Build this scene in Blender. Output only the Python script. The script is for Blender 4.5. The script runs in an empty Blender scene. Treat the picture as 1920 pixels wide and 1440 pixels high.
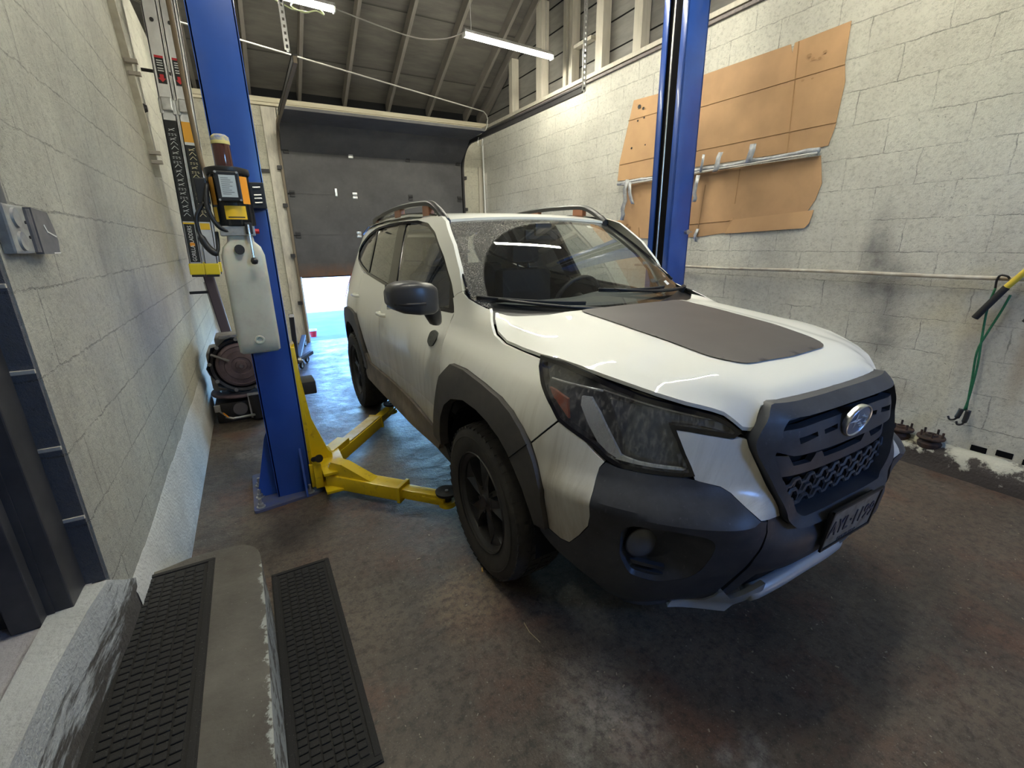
import bpy, bmesh, math, random
from math import *
from mathutils import Vector, Matrix, Euler
from mathutils.geometry import delaunay_2d_cdt
random.seed(7)
S = bpy.context.scene
COL = S.collection

# ---------------------------------------------------------------- camera, world, sun, exposure
CAM_F, CAM_P, CAM_YAW, CAM_R, CAM_H = 850.0, radians(17.3), radians(29.3), radians(-.9), 1.46
def make_camera():
    cd = bpy.data.cameras.new('camera'); o = bpy.data.objects.new('camera', cd); COL.objects.link(o)
    fwd = Vector((sin(CAM_YAW), cos(CAM_YAW), 0)); rt = Vector((cos(CAM_YAW), -sin(CAM_YAW), 0)); up = Vector((0, 0, 1))
    f2 = fwd*cos(CAM_P)-up*sin(CAM_P); u2 = up*cos(CAM_P)+fwd*sin(CAM_P)
    r = rt*cos(CAM_R)+u2*sin(CAM_R); u3 = u2*cos(CAM_R)-rt*sin(CAM_R)
    o.matrix_world = Matrix(((r.x, u3.x, -f2.x, 0), (r.y, u3.y, -f2.y, 0), (r.z, u3.z, -f2.z, CAM_H), (0, 0, 0, 1)))
    cd.sensor_fit = 'HORIZONTAL'; cd.sensor_width = 36; cd.lens = CAM_F/1920*36; cd.clip_start = .02; cd.clip_end = 200
    S.camera = o
make_camera()
S.view_settings.view_transform = 'Standard'; S.view_settings.look = 'None'
S.view_settings.gamma = 1; S.view_settings.use_curve_mapping = False
S.view_settings.exposure = 0.87
LAMP = 85.0          # emission of the tubes
SKY = 2.2
SUN = 34.0
try:
    S.cycles.use_denoising = True; S.cycles.max_bounces = 8; S.cycles.diffuse_bounces = 5
    S.cycles.sample_clamp_indirect = 6; S.cycles.caustics_reflective = False; S.cycles.caustics_refractive = False
except Exception: pass
W = bpy.data.worlds.new('sky'); S.world = W; W.use_nodes = True
nt = W.node_tree; nt.nodes.clear()
sk = nt.nodes.new('ShaderNodeTexSky'); sk.sky_type = 'NISHITA'; sk.sun_disc = False
sk.sun_elevation = radians(48); sk.sun_rotation = radians(180); sk.air_density = 1.5; sk.dust_density = .4; sk.ozone_density = 3
bg = nt.nodes.new('ShaderNodeBackground'); bg.inputs[1].default_value = SKY
ou = nt.nodes.new('ShaderNodeOutputWorld'); tn = nt.nodes.new('ShaderNodeMixRGB'); tn.blend_type = 'MULTIPLY'; tn.inputs[0].default_value = 1; tn.inputs[2].default_value = (.42, .75, 1.35, 1); nt.links.new(sk.outputs[0], tn.inputs[1]); nt.links.new(tn.outputs[0], bg.inputs[0]); nt.links.new(bg.outputs[0], ou.inputs[0])
sd = bpy.data.lights.new('sun', 'SUN'); sd.energy = SUN; sd.angle = radians(.6); sd.color = (1, .96, .88)
so = bpy.data.objects.new('sun', sd); COL.objects.link(so); so.rotation_euler = (radians(42), 0, radians(0)); so.location = (1.5, -6, 14)
# light portal in the open part of the garage door and in the added front opening: it only guides sampling of the sky
for nm, loc, rot, sx, sy in (('door_portal', (2.0, 7.95, .5), (radians(-90), 0, 0), 2.7, 1.05), ('added_opening_portal', (2.6, -2.55, 2.5), (radians(90), 0, 0), 1.0, .6)):
    pd = bpy.data.lights.new(nm, 'AREA'); pd.shape = 'RECTANGLE'; pd.size = sx; pd.size_y = sy; pd.cycles.is_portal = True
    po = bpy.data.objects.new(nm, pd); COL.objects.link(po); po.location = loc; po.rotation_euler = rot

# ---------------------------------------------------------------- helpers
def tag(o, label=None, cat=None, group=None, kind=None):
    if label: o['label'] = label
    if cat: o['category'] = cat
    if group: o['group'] = group
    if kind: o['kind'] = kind
    return o
def thing(name, loc, label, cat, group=None, rz=0):
    o = bpy.data.objects.new(name, None); COL.objects.link(o); o.location = loc; o.rotation_euler = (0, 0, rz)
    o.empty_display_size = .1
    return tag(o, label, cat, group)
class MB:
    "collects shapes for one mesh"
    def __init__(s): s.v = []; s.f = []
    def add(s, v, f):
        n = len(s.v); s.v += [tuple(p) for p in v]; s.f += [tuple(i+n for i in q) for q in f]; return s
    def box(s, lo, hi, M=None, bev=0):
        x0, y0, z0 = lo; x1, y1, z1 = hi
        if bev:
            bm = bmesh.new(); bmesh.ops.create_cube(bm, size=1)
            for q in bm.verts: q.co = Vector(((x0+x1)/2+q.co.x*(x1-x0), (y0+y1)/2+q.co.y*(y1-y0), (z0+z1)/2+q.co.z*(z1-z0)))
            bmesh.ops.bevel(bm, geom=bm.edges[:], offset=bev, segments=2, affect='EDGES', profile=.6)
            bm.verts.index_update(); v = [q.co.copy() for q in bm.verts]; f = [[l.index for l in q.verts] for q in bm.faces]; bm.free()
        else:
            v = [Vector(p) for p in ((x0,y0,z0),(x1,y0,z0),(x1,y1,z0),(x0,y1,z0),(x0,y0,z1),(x1,y0,z1),(x1,y1,z1),(x0,y1,z1))]
            f = [(0,3,2,1),(4,5,6,7),(0,1,5,4),(1,2,6,5),(2,3,7,6),(3,0,4,7)]
        if M: v = [M @ q for q in v]
        return s.add(v, f)
    def cyl(s, p0, p1, r0, r1=None, n=20, cap=True):
        p0 = Vector(p0); p1 = Vector(p1); r1 = r0 if r1 is None else r1
        d = (p1-p0).normalized(); a = d.orthogonal().normalized(); b = d.cross(a)
        v = [p0+(a*cos(t)+b*sin(t))*r0 for t in (2*pi*k/n for k in range(n))]+[p1+(a*cos(t)+b*sin(t))*r1 for t in (2*pi*k/n for k in range(n))]
        f = [(k, (k+1) % n, n+(k+1) % n, n+k) for k in range(n)]
        if cap: f += [tuple(range(n-1, -1, -1)), tuple(range(n, 2*n))]
        return s.add(v, f)
    def tube(s, pts, r, n=10, cap=True):
        pts = [Vector(p) for p in pts]; rr = r if isinstance(r, (list, tuple)) else [r]*len(pts); v = []; prev = None
        for i, p in enumerate(pts):
            d = (pts[min(i+1, len(pts)-1)]-pts[max(i-1, 0)]).normalized()
            a = d.orthogonal().normalized() if prev is None else (prev-d*prev.dot(d)).normalized()
            prev = a; b = d.cross(a)
            v += [p+(a*cos(t)+b*sin(t))*rr[i] for t in (2*pi*k/n for k in range(n))]
        f = [(i*n+k, i*n+(k+1) % n, (i+1)*n+(k+1) % n, (i+1)*n+k) for i in range(len(pts)-1) for k in range(n)]
        if cap: f += [tuple(range(n-1, -1, -1)), tuple(range((len(pts)-1)*n, len(pts)*n))]
        return s.add(v, f)
    def lathe(s, prof, c, axis, n=32, closed=False):
        "prof: (radius, along axis)"
        c = Vector(c); d = Vector(axis).normalized(); a = d.orthogonal().normalized(); b = d.cross(a); m = len(prof); v = []
        for k in range(n):
            t = 2*pi*k/n; w = a*cos(t)+b*sin(t)
            v += [c+w*r+d*h for r, h in prof]
        f = [(k*m+i, k*m+i+1, ((k+1) % n)*m+i+1, ((k+1) % n)*m+i) for k in range(n) for i in range(m-1)]
        if closed: f += [(k*m+m-1, k*m, ((k+1) % n)*m, ((k+1) % n)*m+m-1) for k in range(n)]
        return s.add(v, f)
    def prism(s, poly, fn0, fn1):
        "poly of 2D points, lower and upper mapping to 3D"
        n = len(poly); v = [fn0(*p) for p in poly]+[fn1(*p) for p in poly]
        t = cdt(poly, [])
        f = [(i, (i+1) % n, n+(i+1) % n, n+i) for i in range(n)]
        f += [tuple(q) for q in t[1]] if len(t[0]) == n else [tuple(range(n))]
        f += [tuple(n+i for i in reversed(q)) for q in t[1]] if len(t[0]) == n else [tuple(range(2*n-1, n-1, -1))]
        return s.add(v, f)
    def beam(s, p0, p1, w, h, up=(0, 0, 1), bev=0):
        p0 = Vector(p0); p1 = Vector(p1); d = p1-p0; L = d.length; d.normalize(); u = Vector(up); x = d.cross(u).normalized(); u = x.cross(d)
        M = Matrix(((x.x, d.x, u.x, p0.x), (x.y, d.y, u.y, p0.y), (x.z, d.z, u.z, p0.z), (0, 0, 0, 1)))
        return s.box((-w/2, 0, -h/2), (w/2, L, h/2), M, bev)
def wloc(o):
    l = Vector((0, 0, 0))
    while o: l += o.location; o = o.parent
    return l
def obj(name, mb, m, parent=None, loc=None, smooth=None, local=False, fixn=True):
    "one mesh object; vertices are world coordinates unless local"
    me = bpy.data.meshes.new(name)
    if parent is not None: off_ = Vector((0, 0, 0)) if local else wloc(parent)
    elif loc is not None: off_ = Vector((0, 0, 0)) if local else Vector(loc)
    else:
        if local: off_ = Vector((0, 0, 0))
        else:
            xs = [p[0] for p in mb.v]; ys = [p[1] for p in mb.v]; zs = [p[2] for p in mb.v]
            off_ = Vector(((min(xs)+max(xs))/2, (min(ys)+max(ys))/2, min(zs))); loc = off_
    me.from_pydata([Vector(p)-off_ for p in mb.v], [], mb.f); me.validate(); me.update()
    if fixn:
        bm = bmesh.new(); bm.from_mesh(me); bmesh.ops.recalc_face_normals(bm, faces=bm.faces[:]); bm.to_mesh(me); bm.free()
    if smooth:
        for p in me.polygons: p.use_smooth = True
        if smooth is not True:
            try: me.set_sharp_from_angle(angle=radians(smooth))
            except Exception: pass
    me.materials.append(m)
    o = bpy.data.objects.new(name, me); COL.objects.link(o)
    if parent is not None: o.parent = parent
    elif loc is not None: o.location = loc
    return o
def struct(name, mb, m, **k): return tag(obj(name, mb, m, **k), kind='structure')
def copy_tree(o, parent=None):
    c = o.copy(); COL.objects.link(c)
    if parent is not None: c.parent = parent
    for ch in [q for q in bpy.data.objects if q.parent == o]: copy_tree(ch, c)
    return c
def inside(p, poly):
    x, y = p; r = False; j = len(poly)-1
    for i in range(len(poly)):
        a = poly[i]; b = poly[j]
        if (a[1] > y) != (b[1] > y) and x < (b[0]-a[0])*(y-a[1])/(b[1]-a[1])+a[0]: r = not r
        j = i
    return r
def cdt(outer, holes, pts=()):
    vs = [Vector(p) for p in outer]; ed = [(i, (i+1) % len(outer)) for i in range(len(outer))]
    for h in holes:
        n = len(vs); vs += [Vector(p) for p in h]; ed += [(n+i, n+(i+1) % len(h)) for i in range(len(h))]
    vs += [Vector(p) for p in pts]
    r = delaunay_2d_cdt(vs, ed, [], 0, 1e-6)
    V = [tuple(v) for v in r[0]]; F = []
    for t in r[2]:
        c = (sum(V[i][0] for i in t)/len(t), sum(V[i][1] for i in t)/len(t))
        if inside(c, outer) and not any(inside(c, h) for h in holes): F.append(tuple(t))
    return V, F
def dens(poly, h, closed=True):
    r = []; n = len(poly)
    for i in range(n if closed else n-1):
        a = poly[i]; b = poly[(i+1) % n]; L = hypot(b[0]-a[0], b[1]-a[1]); k = max(1, int(ceil(L/h)))
        r += [tuple(a[q]+(b[q]-a[q])*j/k for q in range(len(a))) for j in range(k)]
    if not closed: r.append(poly[-1])
    return r
def rnd(poly, r, seg=4, skip=()):
    "rounded corners"
    out = []; n = len(poly)
    for i in range(n):
        p = Vector(poly[i]); a = Vector(poly[i-1]); b = Vector(poly[(i+1) % n])
        if i in skip: out.append(tuple(p)); continue
        ra = min(r, (a-p).length*.45); rb = min(r, (b-p).length*.45)
        A = p+(a-p).normalized()*ra; B = p+(b-p).normalized()*rb
        for k in range(seg+1):
            t = k/seg; q = A*(1-t)**2+p*2*t*(1-t)+B*t*t; out.append(tuple(q))
    return out
def shrink(poly, d):
    "inset a 2D polygon"
    n = len(poly); ar = sum(poly[i][0]*poly[(i+1) % n][1]-poly[(i+1) % n][0]*poly[i][1] for i in range(n)); sg = 1 if ar > 0 else -1
    out = []
    for i in range(n):
        a = Vector(poly[i-1]); p = Vector(poly[i]); b = Vector(poly[(i+1) % n])
        e1 = (p-a).normalized(); e2 = (b-p).normalized(); n1 = Vector((-e1.y, e1.x))*sg; n2 = Vector((-e2.y, e2.x))*sg
        m = n1+n2; m = m/max(m.length_squared, .5)*2 if m.length > 1e-6 else n1
        out.append(tuple(p+m*d))
    return out
def panel_mb(outer, fn, holes=(), h=.03, th=.012, mb=None, ref=None):
    "thick curved panel: 2D outline filled, mapped with fn(u,v,out)"
    mb = mb or MB(); outer = dens(outer, h); holes = [dens(q, h) for q in holes]
    xs = [p[0] for p in outer]; ys = [p[1] for p in outer]; pts = []
    nx = int((max(xs)-min(xs))/h)+1; ny = int((max(ys)-min(ys))/h)+1
    edge = outer+[q for hh in holes for q in hh]; cell = {}
    for q in edge: cell.setdefault((int(floor(q[0]/h)), int(floor(q[1]/h))), []).append(q)
    for i in range(nx+1):
        for j in range(ny+1):
            p = (min(xs)+(i+.5*(j % 2))*h, min(ys)+j*h)
            if not inside(p, outer) or any(inside(p, q) for q in holes): continue
            ci = (int(floor(p[0]/h)), int(floor(p[1]/h))); near = False
            for dx in (-1, 0, 1):
                for dy in (-1, 0, 1):
                    for q in cell.get((ci[0]+dx, ci[1]+dy), ()):
                        if hypot(p[0]-q[0], p[1]-q[1]) < h*.55: near = True; break
            if not near: pts.append(p)
    V, F = cdt(outer, holes, pts)
    P = [Vector(fn(u, v, 0)) for u, v in V]
    if ref is not None and F:
        s_ = 0
        for t in F[:60]:
            a, b, c = P[t[0]], P[t[1]], P[t[2]]; s_ += (b-a).cross(c-a).dot((a+b+c)/3-Vector(ref))
        if s_ < 0: F = [tuple(reversed(t)) for t in F]
    n0 = len(P); cnt = {}
    for t in F:
        for i in range(len(t)):
            a, b = t[i], t[(i+1) % len(t)]; cnt[(a, b)] = 1
    rim = [(a, b) for (a, b) in cnt if (b, a) not in cnt]
    mp = {}; Q = list(P)
    if th:
        for a, b in rim:
            for k in (a, b):
                if k not in mp: mp[k] = len(Q); Q.append(P[k].copy()); Q.append(Vector(fn(V[k][0], V[k][1], -th)))
        F = list(F)+[(mp[b], mp[a], mp[a]+1, mp[b]+1) for a, b in rim]
    mb.add(Q, F); return mb
def panel(name, outer, fn, m, parent, holes=(), h=.03, th=.012, ref=None, smooth=40):
    return obj(name, panel_mb(outer, fn, holes, h, th, ref=ref), m, parent, smooth=smooth, fixn=False)
def text(name, body, size, m, M, parent, ext=.001, align='CENTER', sx=1.0):
    "letters as mesh, placed with matrix M (world)"
    cu = bpy.data.curves.new(name, 'FONT'); cu.body = body; cu.size = size; cu.extrude = ext; cu.align_x = align; cu.align_y = 'CENTER'; cu.resolution_u = 2
    t = bpy.data.objects.new('tmp', cu); COL.objects.link(t)
    me = bpy.data.meshes.new_from_object(t.evaluated_get(bpy.context.evaluated_depsgraph_get())); bpy.data.objects.remove(t)
    me.name = name; off_ = wloc(parent) if parent is not None else Vector((0, 0, 0))
    me.transform(Matrix.Translation(-off_) @ M @ Matrix.Diagonal((sx, 1, 1, 1))); me.materials.clear(); me.materials.append(m)
    o = bpy.data.objects.new(name, me); COL.objects.link(o)
    if parent is not None: o.parent = parent
    return o
def frame(origin, x, y):
    x = Vector(x).normalized(); y = Vector(y); y = (y-x*y.dot(x)).normalized(); z = x.cross(y); o = Vector(origin)
    return Matrix(((x.x, y.x, z.x, o.x), (x.y, y.y, z.y, o.y), (x.z, y.z, z.z, o.z), (0, 0, 0, 1)))

# ---------------------------------------------------------------- materials
class N:
    "tiny node builder"
    def __init__(s, name):
        s.m = bpy.data.materials.new(name); s.m.use_nodes = True; s.t = s.m.node_tree; s.b = s.t.nodes['Principled BSDF']; s.o = s.t.nodes['Material Output']
    def n(s, typ, ins=None, **k):
        q = s.t.nodes.new('ShaderNode'+typ)
        for a, v in k.items(): setattr(q, a, v)
        for a, v in (ins or {}).items(): s.set(q, a, v)
        return q
    def set(s, q, a, v):
        i = q.inputs[a]
        if hasattr(v, 'is_output') or isinstance(v, bpy.types.NodeSocket): s.t.links.new(v, i)
        else: i.default_value = (v+(1,) if isinstance(v, tuple) and len(v) == 3 and i.type == 'RGBA' else v)
    def pos(s): return s.n('NewGeometry').outputs['Position']
    def noise(s, vec, scale, det=4, rough=.55, out='Fac', dist=0):
        return s.n('TexNoise', {'Vector': vec, 'Scale': scale, 'Detail': det, 'Roughness': rough, 'Distortion': dist}).outputs[out]
    def ramp(s, fac, stops):
        r = s.n('ValToRGB', {'Fac': fac}); e = r.color_ramp.elements
        while len(e) < len(stops): e.new(.5)
        for q, (p, c) in zip(e, stops): q.position = p; q.color = (c, c, c, 1) if isinstance(c, (int, float)) else tuple(c)+(1,)
        return r.outputs[0]
    def mix(s, fac, a, b, mode='MIX'):
        q = s.n('MixRGB', {'Fac': fac, 'Color1': a, 'Color2': b}); q.blend_type = mode; return q.outputs[0]
    def math(s, op, a, b=0.0, clamp=False):
        q = s.n('Math', {0: a, 1: b}); q.operation = op; q.use_clamp = clamp; return q.outputs[0]
    def bump(s, h, st=.3, d=.01, normal=None):
        q = s.n('Bump', {'Height': h, 'Strength': st, 'Distance': d})
        if normal is not None: s.set(q, 'Normal', normal)
        return q.outputs[0]
    def vmath(s, op, a, b): q = s.n('VectorMath', {0: a, 1: b}); q.operation = op; return q.outputs[0]
    def spot(s, vec, c, r0, r1, scale=(1, 1, 1)):
        "1 inside a blob around c, 0 outside"
        d = s.n('VectorMath', {0: s.vmath('MULTIPLY', s.vmath('SUBTRACT', vec, c), scale)}); d.operation = 'LENGTH'
        q = s.n('MapRange', {'Value': d.outputs['Value'], 'From Min': r0, 'From Max': r1, 'To Min': 1., 'To Max': 0.}); q.interpolation_type = 'SMOOTHSTEP'
        return q.outputs[0]
def simple(name, col, rough=.5, metal=0, var=0, scale=8, bump=0, bscale=60, coat=0, spec=.5, vcol=None):
    k = N(name); p = k.pos()
    if var or vcol:
        f = k.noise(p, scale, 5); r = k.ramp(f, [(.35, 0), (.65, 1)])
        c2 = vcol or tuple(c*(1-var) for c in col)
        k.set(k.b, 'Base Color', k.mix(r, tuple(col)+(1,), tuple(c2)+(1,)))
    else: k.set(k.b, 'Base Color', tuple(col)+(1,))
    k.set(k.b, 'Roughness', rough); k.set(k.b, 'Metallic', metal); k.set(k.b, 'Coat Weight', coat); k.set(k.b, 'Specular IOR Level', spec)
    if bump: k.set(k.b, 'Normal', k.bump(k.noise(p, bscale, 3), bump, .004))
    return k.m
def blockwall(name, axis, base, grime, rowz=.53, soot=0, joint=.45):
    "white painted concrete blocks; axis = the horizontal world axis along the wall"
    k = N(name); p = k.pos(); s = k.n('SeparateXYZ', {0: p})
    v = k.n('CombineXYZ', {0: s.outputs[axis], 1: k.math('SUBTRACT', s.outputs[2], rowz)}).outputs[0]
    dst = k.vmath('ADD', v, k.vmath('MULTIPLY', k.noise(p, 11, 5, .7, out='Color'), (.035, .035, 0)))
    br = k.n('TexBrick', {'Vector': dst, 'Color1': (1, 1, 1, 1), 'Color2': (1, 1, 1, 1), 'Mortar': (0, 0, 0, 1), 'Scale': 1., 'Mortar Size': .0035, 'Mortar Smooth': .25, 'Brick Width': .43, 'Row Height': .212})
    gap = k.ramp(k.noise(p, 4.5, 7, .75), [(.42, .12), (.60, 1)])                   # where the joints stay open under the paint
    line = k.math('MULTIPLY', k.math('SUBTRACT', 1., br.outputs['Color']), gap)
    crk = k.n('TexVoronoi', {'Vector': k.vmath('ADD', p, k.vmath('MULTIPLY', k.noise(p, 9, 4, out='Color'), (.25, .25, .25))), 'Scale': 2.3}); crk.feature = 'DISTANCE_TO_EDGE'
    ck = k.math('MULTIPLY', k.ramp(crk.outputs[0], [(0, 1), (.006, 0)]), k.ramp(k.noise(p, 1.7, 2), [(.55, 0), (.62, 1)]))
    c = k.mix(k.ramp(k.noise(p, 1.3, 6, .65), [(.35, 0), (.7, 1)]), base+(1,), grime+(1,))
    c = k.mix(k.math('MULTIPLY', k.ramp(k.noise(p, 26, 7, .8), [(.50, 0), (.68, 1)]), .38), c, (.22, .20, .16, 1))
    c = k.mix(k.math('MULTIPLY', line, joint), c, (.13, .12, .10, 1))
    c = k.mix(k.math('MULTIPLY', ck, .35), c, (.16, .14, .12, 1))
    c = k.mix(k.math('MULTIPLY', k.ramp(k.noise(k.vmath('MULTIPLY', p, (1, 1, 1.6)), 34, 7, .8), [(.36, 1), (.47, 0)]), .42), c, (.24, .23, .20, 1))
    pit = k.ramp(k.noise(p, 62, 3, .6), [(.64, 0), (.70, 1)])
    pm = k.math('MULTIPLY', pit, k.ramp(k.noise(p, 5, 3), [(.5, 0), (.62, 1)]))
    c = k.mix(k.math('MULTIPLY', pm, .6), c, (.12, .11, .09, 1))
    return k, p, s, c, line, pit
def finish_wall(k, p, c, line, pit, rough=.62, bs=.55):
    bs = min(1, bs*1.6)
    h = k.math('ADD', k.math('MULTIPLY', k.noise(p, 48, 7, .8), .8), k.math('MULTIPLY', k.noise(p, 14, 4), .5))
    h = k.math('SUBTRACT', h, k.math('MULTIPLY', line, 1.3)); h = k.math('SUBTRACT', h, k.math('MULTIPLY', pit, .25))
    k.set(k.b, 'Base Color', c); k.set(k.b, 'Roughness', rough); k.set(k.b, 'Normal', k.bump(h, bs, .02)); return k.m
# ---------------------------------------------------------------- car surface
CX,CY=1.63,1.63
def crom(pts,t):
    # pts list of tuples, t in [0,n-1], catmull-rom
    n=len(pts); i=min(max(int(t),0),n-2); f=t-i
    p0=pts[max(i-1,0)];p1=pts[i];p2=pts[i+1];p3=pts[min(i+2,n-1)]
    return tuple(.5*((2*b)+(-a+c)*f+(2*a-5*b+4*c-d)*f*f+(-a+3*b-3*c+d)*f**3) for a,b,c,d in zip(p0,p1,p2,p3))
PLAN=[(0,-1.0),(.15,-1.0),(.3,-.99),(.42,-.962),(.52,-.92),(.62,-.85),(.71,-.755),(.79,-.62),(.84,-.48),(.87,-.33),(.888,-.15),(.893,.1),(.893,.35),(.89,.8),(.89,1.4),(.892,2.0),(.89,2.4),(.888,2.7),(.872,2.95),(.84,3.15),(.78,3.35),(.68,3.5),(.5,3.58),(.25,3.61),(.0,3.62)]
# arc-length table
def _tab():
    T=[];L=0;prev=None
    n=len(PLAN)-1
    pl=[(-PLAN[1][0],PLAN[1][1])]+PLAN+[(-PLAN[-2][0],PLAN[-2][1])]
    for k in range(n*12+1):
        t=k/12; p=crom(pl,t+1)
        if prev: L+=hypot(p[0]-prev[0],p[1]-prev[1])
        T.append((L,p)); prev=p
    return T
TAB=_tab()
UMAX=TAB[-1][0]
def plan(u):
    s=1
    if u<0: s,u=-1,-u
    lo,hi=0,len(TAB)-1
    u=min(u,UMAX-1e-6)
    while hi-lo>1:
        m=(lo+hi)//2
        if TAB[m][0]<=u: lo=m
        else: hi=m
    f=(u-TAB[lo][0])/(TAB[hi][0]-TAB[lo][0])
    a,b=TAB[lo][1],TAB[hi][1]
    p=(a[0]+(b[0]-a[0])*f,a[1]+(b[1]-a[1])*f)
    return (s*p[0],p[1])
def plann(u):
    a=plan(u-.02);b=plan(u+.02)
    dx,dy=b[0]-a[0],b[1]-a[1];l=hypot(dx,dy) or 1
    return (dy/l,-dx/l)
def u_of(q=None,b=None):
    "arc length for side point with given b (side) or front point given q"
    if q is not None:
        for L,p in TAB:
            if p[0]>=q: return L
    for L,p in TAB:
        if p[1]>=b: return L
def lerp(tab,z):
    if z<=tab[0][0]: return tab[0][1]
    for (a,va),(b,vb) in zip(tab,tab[1:]):
        if z<=b: return va+(vb-va)*(z-a)/(b-a)
    return tab[-1][1]
def smooth(tab,z,h=.008):
    return (lerp(tab,z-h)+2*lerp(tab,z)+lerp(tab,z+h))/4
# inward offsets (positive = inward) by height, at stations u
PC=[(.20,.13),(.24,.10),(.30,.07),(.42,.015),(.47,-.02),(.55,-.025),(.585,-.005),(.64,.03),(.80,.025),(.90,.035),(.96,.055),(1.0,.10),(1.05,.2)]      # centre
PN=[(.20,.20),(.24,.15),(.30,.10),(.42,.045),(.55,.0),(.65,-.045),(.668,-.043),(.735,.04),(.82,.065),(.90,.08),(.96,.10),(1.02,.14),(1.1,.24)]  # cheek
PK=[(.20,.14),(.25,.10),(.32,.07),(.45,.03),(.60,-.010),(.66,-.028),(.675,-.026),(.74,.028),(.82,.055),(.90,.075),(.96,.095),(1.02,.125),(1.06,.15),(1.1,.24)]  # corner
PF=[(.20,.10),(.30,.04),(.45,.015),(.60,.0),(.75,.0),(.85,.01),(.92,.03),(.98,.06),(1.03,.105),(1.06,.13),(1.1,.145),(1.155,.165),(1.38,.21),(1.58,.27),(1.64,.33)]  # fender
PH=[(.20,.10),(.30,.04),(.45,.015),(.60,.0),(.75,.0),(.85,.01),(.92,.03),(.98,.06),(1.03,.105),(1.06,.128),(1.09,.143),(1.12,.160),(1.14,.178),(1.155,.198),(1.18,.24),(1.22,.32)]  # fender top beside the cowl
PD=[(.25,.10),(.32,.03),(.40,.01),(.50,.02),(.60,.012),(.75,.002),(.85,.0),(.95,.012),(1.03,.035),(1.09,.055),(1.17,.09),(1.38,.17),(1.55,.235),(1.60,.265),(1.64,.31),(1.66,.36)]  # doors
PR=[(.25,.10),(.35,.03),(.50,.01),(.70,.0),(.90,.005),(1.0,.025),(1.10,.06),(1.2,.10),(1.4,.18),(1.55,.25),(1.62,.31),(1.66,.38)]   # rear
U1=u_of(q=.25);UN=u_of(q=.50);U2=u_of(b=-.70);U3=u_of(b=-.35);U4=u_of(b=.55);U5=u_of(b=2.3);
ST=[(0,PC),(U1,PC),(UN,PN),(U2,PK),(U3,PF),(U4-.40,PH),(U4-.13,PF),(U4+.45,PD),(U5,PD),(U5+.5,PR)]
def herm(tab,z):
    n=len(tab)
    if z<=tab[0][0]: return tab[0][1]
    if z>=tab[-1][0]: return tab[-1][1]+(z-tab[-1][0])*(tab[-1][1]-tab[-2][1])/(tab[-1][0]-tab[-2][0])
    i=0
    while z>tab[i+1][0]: i+=1
    def sl(k):
        if k<=0: return (tab[1][1]-tab[0][1])/(tab[1][0]-tab[0][0])
        if k>=n-1: return (tab[-1][1]-tab[-2][1])/(tab[-1][0]-tab[-2][0])
        return (tab[k+1][1]-tab[k-1][1])/(tab[k+1][0]-tab[k-1][0])
    h=tab[i+1][0]-tab[i][0];t=(z-tab[i][0])/h;m0,m1=sl(i)*h,sl(i+1)*h;a,b=tab[i][1],tab[i+1][1]
    return (2*t**3-3*t*t+1)*a+(t**3-2*t*t+t)*m0+(-2*t**3+3*t*t)*b+(t**3-t*t)*m1
def ev(tab,z): return herm(tab,z) if (tab is PF or tab is PH or tab is PD or tab is PR) else smooth(tab,z)
def off(u,z):
    u=abs(u)
    if u<=0: return ev(PC,z)
    for (a,ta),(b,tb) in zip(ST,ST[1:]):
        if u<=b:
            f=(u-a)/(b-a); f=f*f*(3-2*f)
            return ev(ta,z)*(1-f)+ev(tb,z)*f
    return ev(PR,z)
def belt(u,z,out=0):
    p=plan(u);n=plann(u);d=-off(u,z)+out
    return (CX+p[0]+n[0]*d,CY+p[1]+n[1]*d,z)
# walls
k, p, s, c, ln, pt = blockwall('painted_block_left', 1, (.76, .74, .62), (.52, .50, .43))
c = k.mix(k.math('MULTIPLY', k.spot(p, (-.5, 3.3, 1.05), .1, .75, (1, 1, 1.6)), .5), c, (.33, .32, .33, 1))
k_ = k.ramp(k.noise(k.vmath('MULTIPLY', p, (1, 6, 1.0)), 3, 3), [(.6, 0), (.72, 1)])
c = k.mix(k.math('MULTIPLY', k_, .30), c, (.30, .27, .24, 1))
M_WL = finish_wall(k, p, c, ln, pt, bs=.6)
k, p, s, c, ln, pt = blockwall('painted_block_right', 1, (.76, .74, .65), (.58, .56, .49), joint=.6)
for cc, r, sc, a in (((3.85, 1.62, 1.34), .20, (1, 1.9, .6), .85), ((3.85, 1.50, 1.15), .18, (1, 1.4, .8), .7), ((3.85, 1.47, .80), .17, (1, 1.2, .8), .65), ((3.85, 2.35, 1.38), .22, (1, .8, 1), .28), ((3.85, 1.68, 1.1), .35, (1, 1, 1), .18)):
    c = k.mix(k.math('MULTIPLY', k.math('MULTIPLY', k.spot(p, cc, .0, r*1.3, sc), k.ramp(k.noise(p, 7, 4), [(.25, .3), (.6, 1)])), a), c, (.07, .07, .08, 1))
for cc, r, sc, a in (((3.85, 1.0, .85), .13, (1, 1.6, .5), .35), ((3.85, .76, .75), .13, (1, 2.2, .4), .5), ((3.85, 1.3, .40), .15, (1, 1, 1.4), .3)):
    c = k.mix(k.math('MULTIPLY', k.spot(p, cc, .0, r*1.3, sc), a), c, (.26, .17, .08, 1))
M_WR = finish_wall(k, p, c, ln, pt, bs=.5)
k, p, s, c, ln, pt = blockwall('painted_block_back', 0, (.60, .57, .46), (.46, .44, .36), joint=.35)
M_WB = finish_wall(k, p, c, ln, pt, bs=.35)
k, p, s, c, ln, pt = blockwall('bare_grey_block', 0, (.20, .21, .24), (.11, .12, .14), joint=.8)
M_BLK = finish_wall(k, p, c, ln, pt, .85, bs=1.0)
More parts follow.
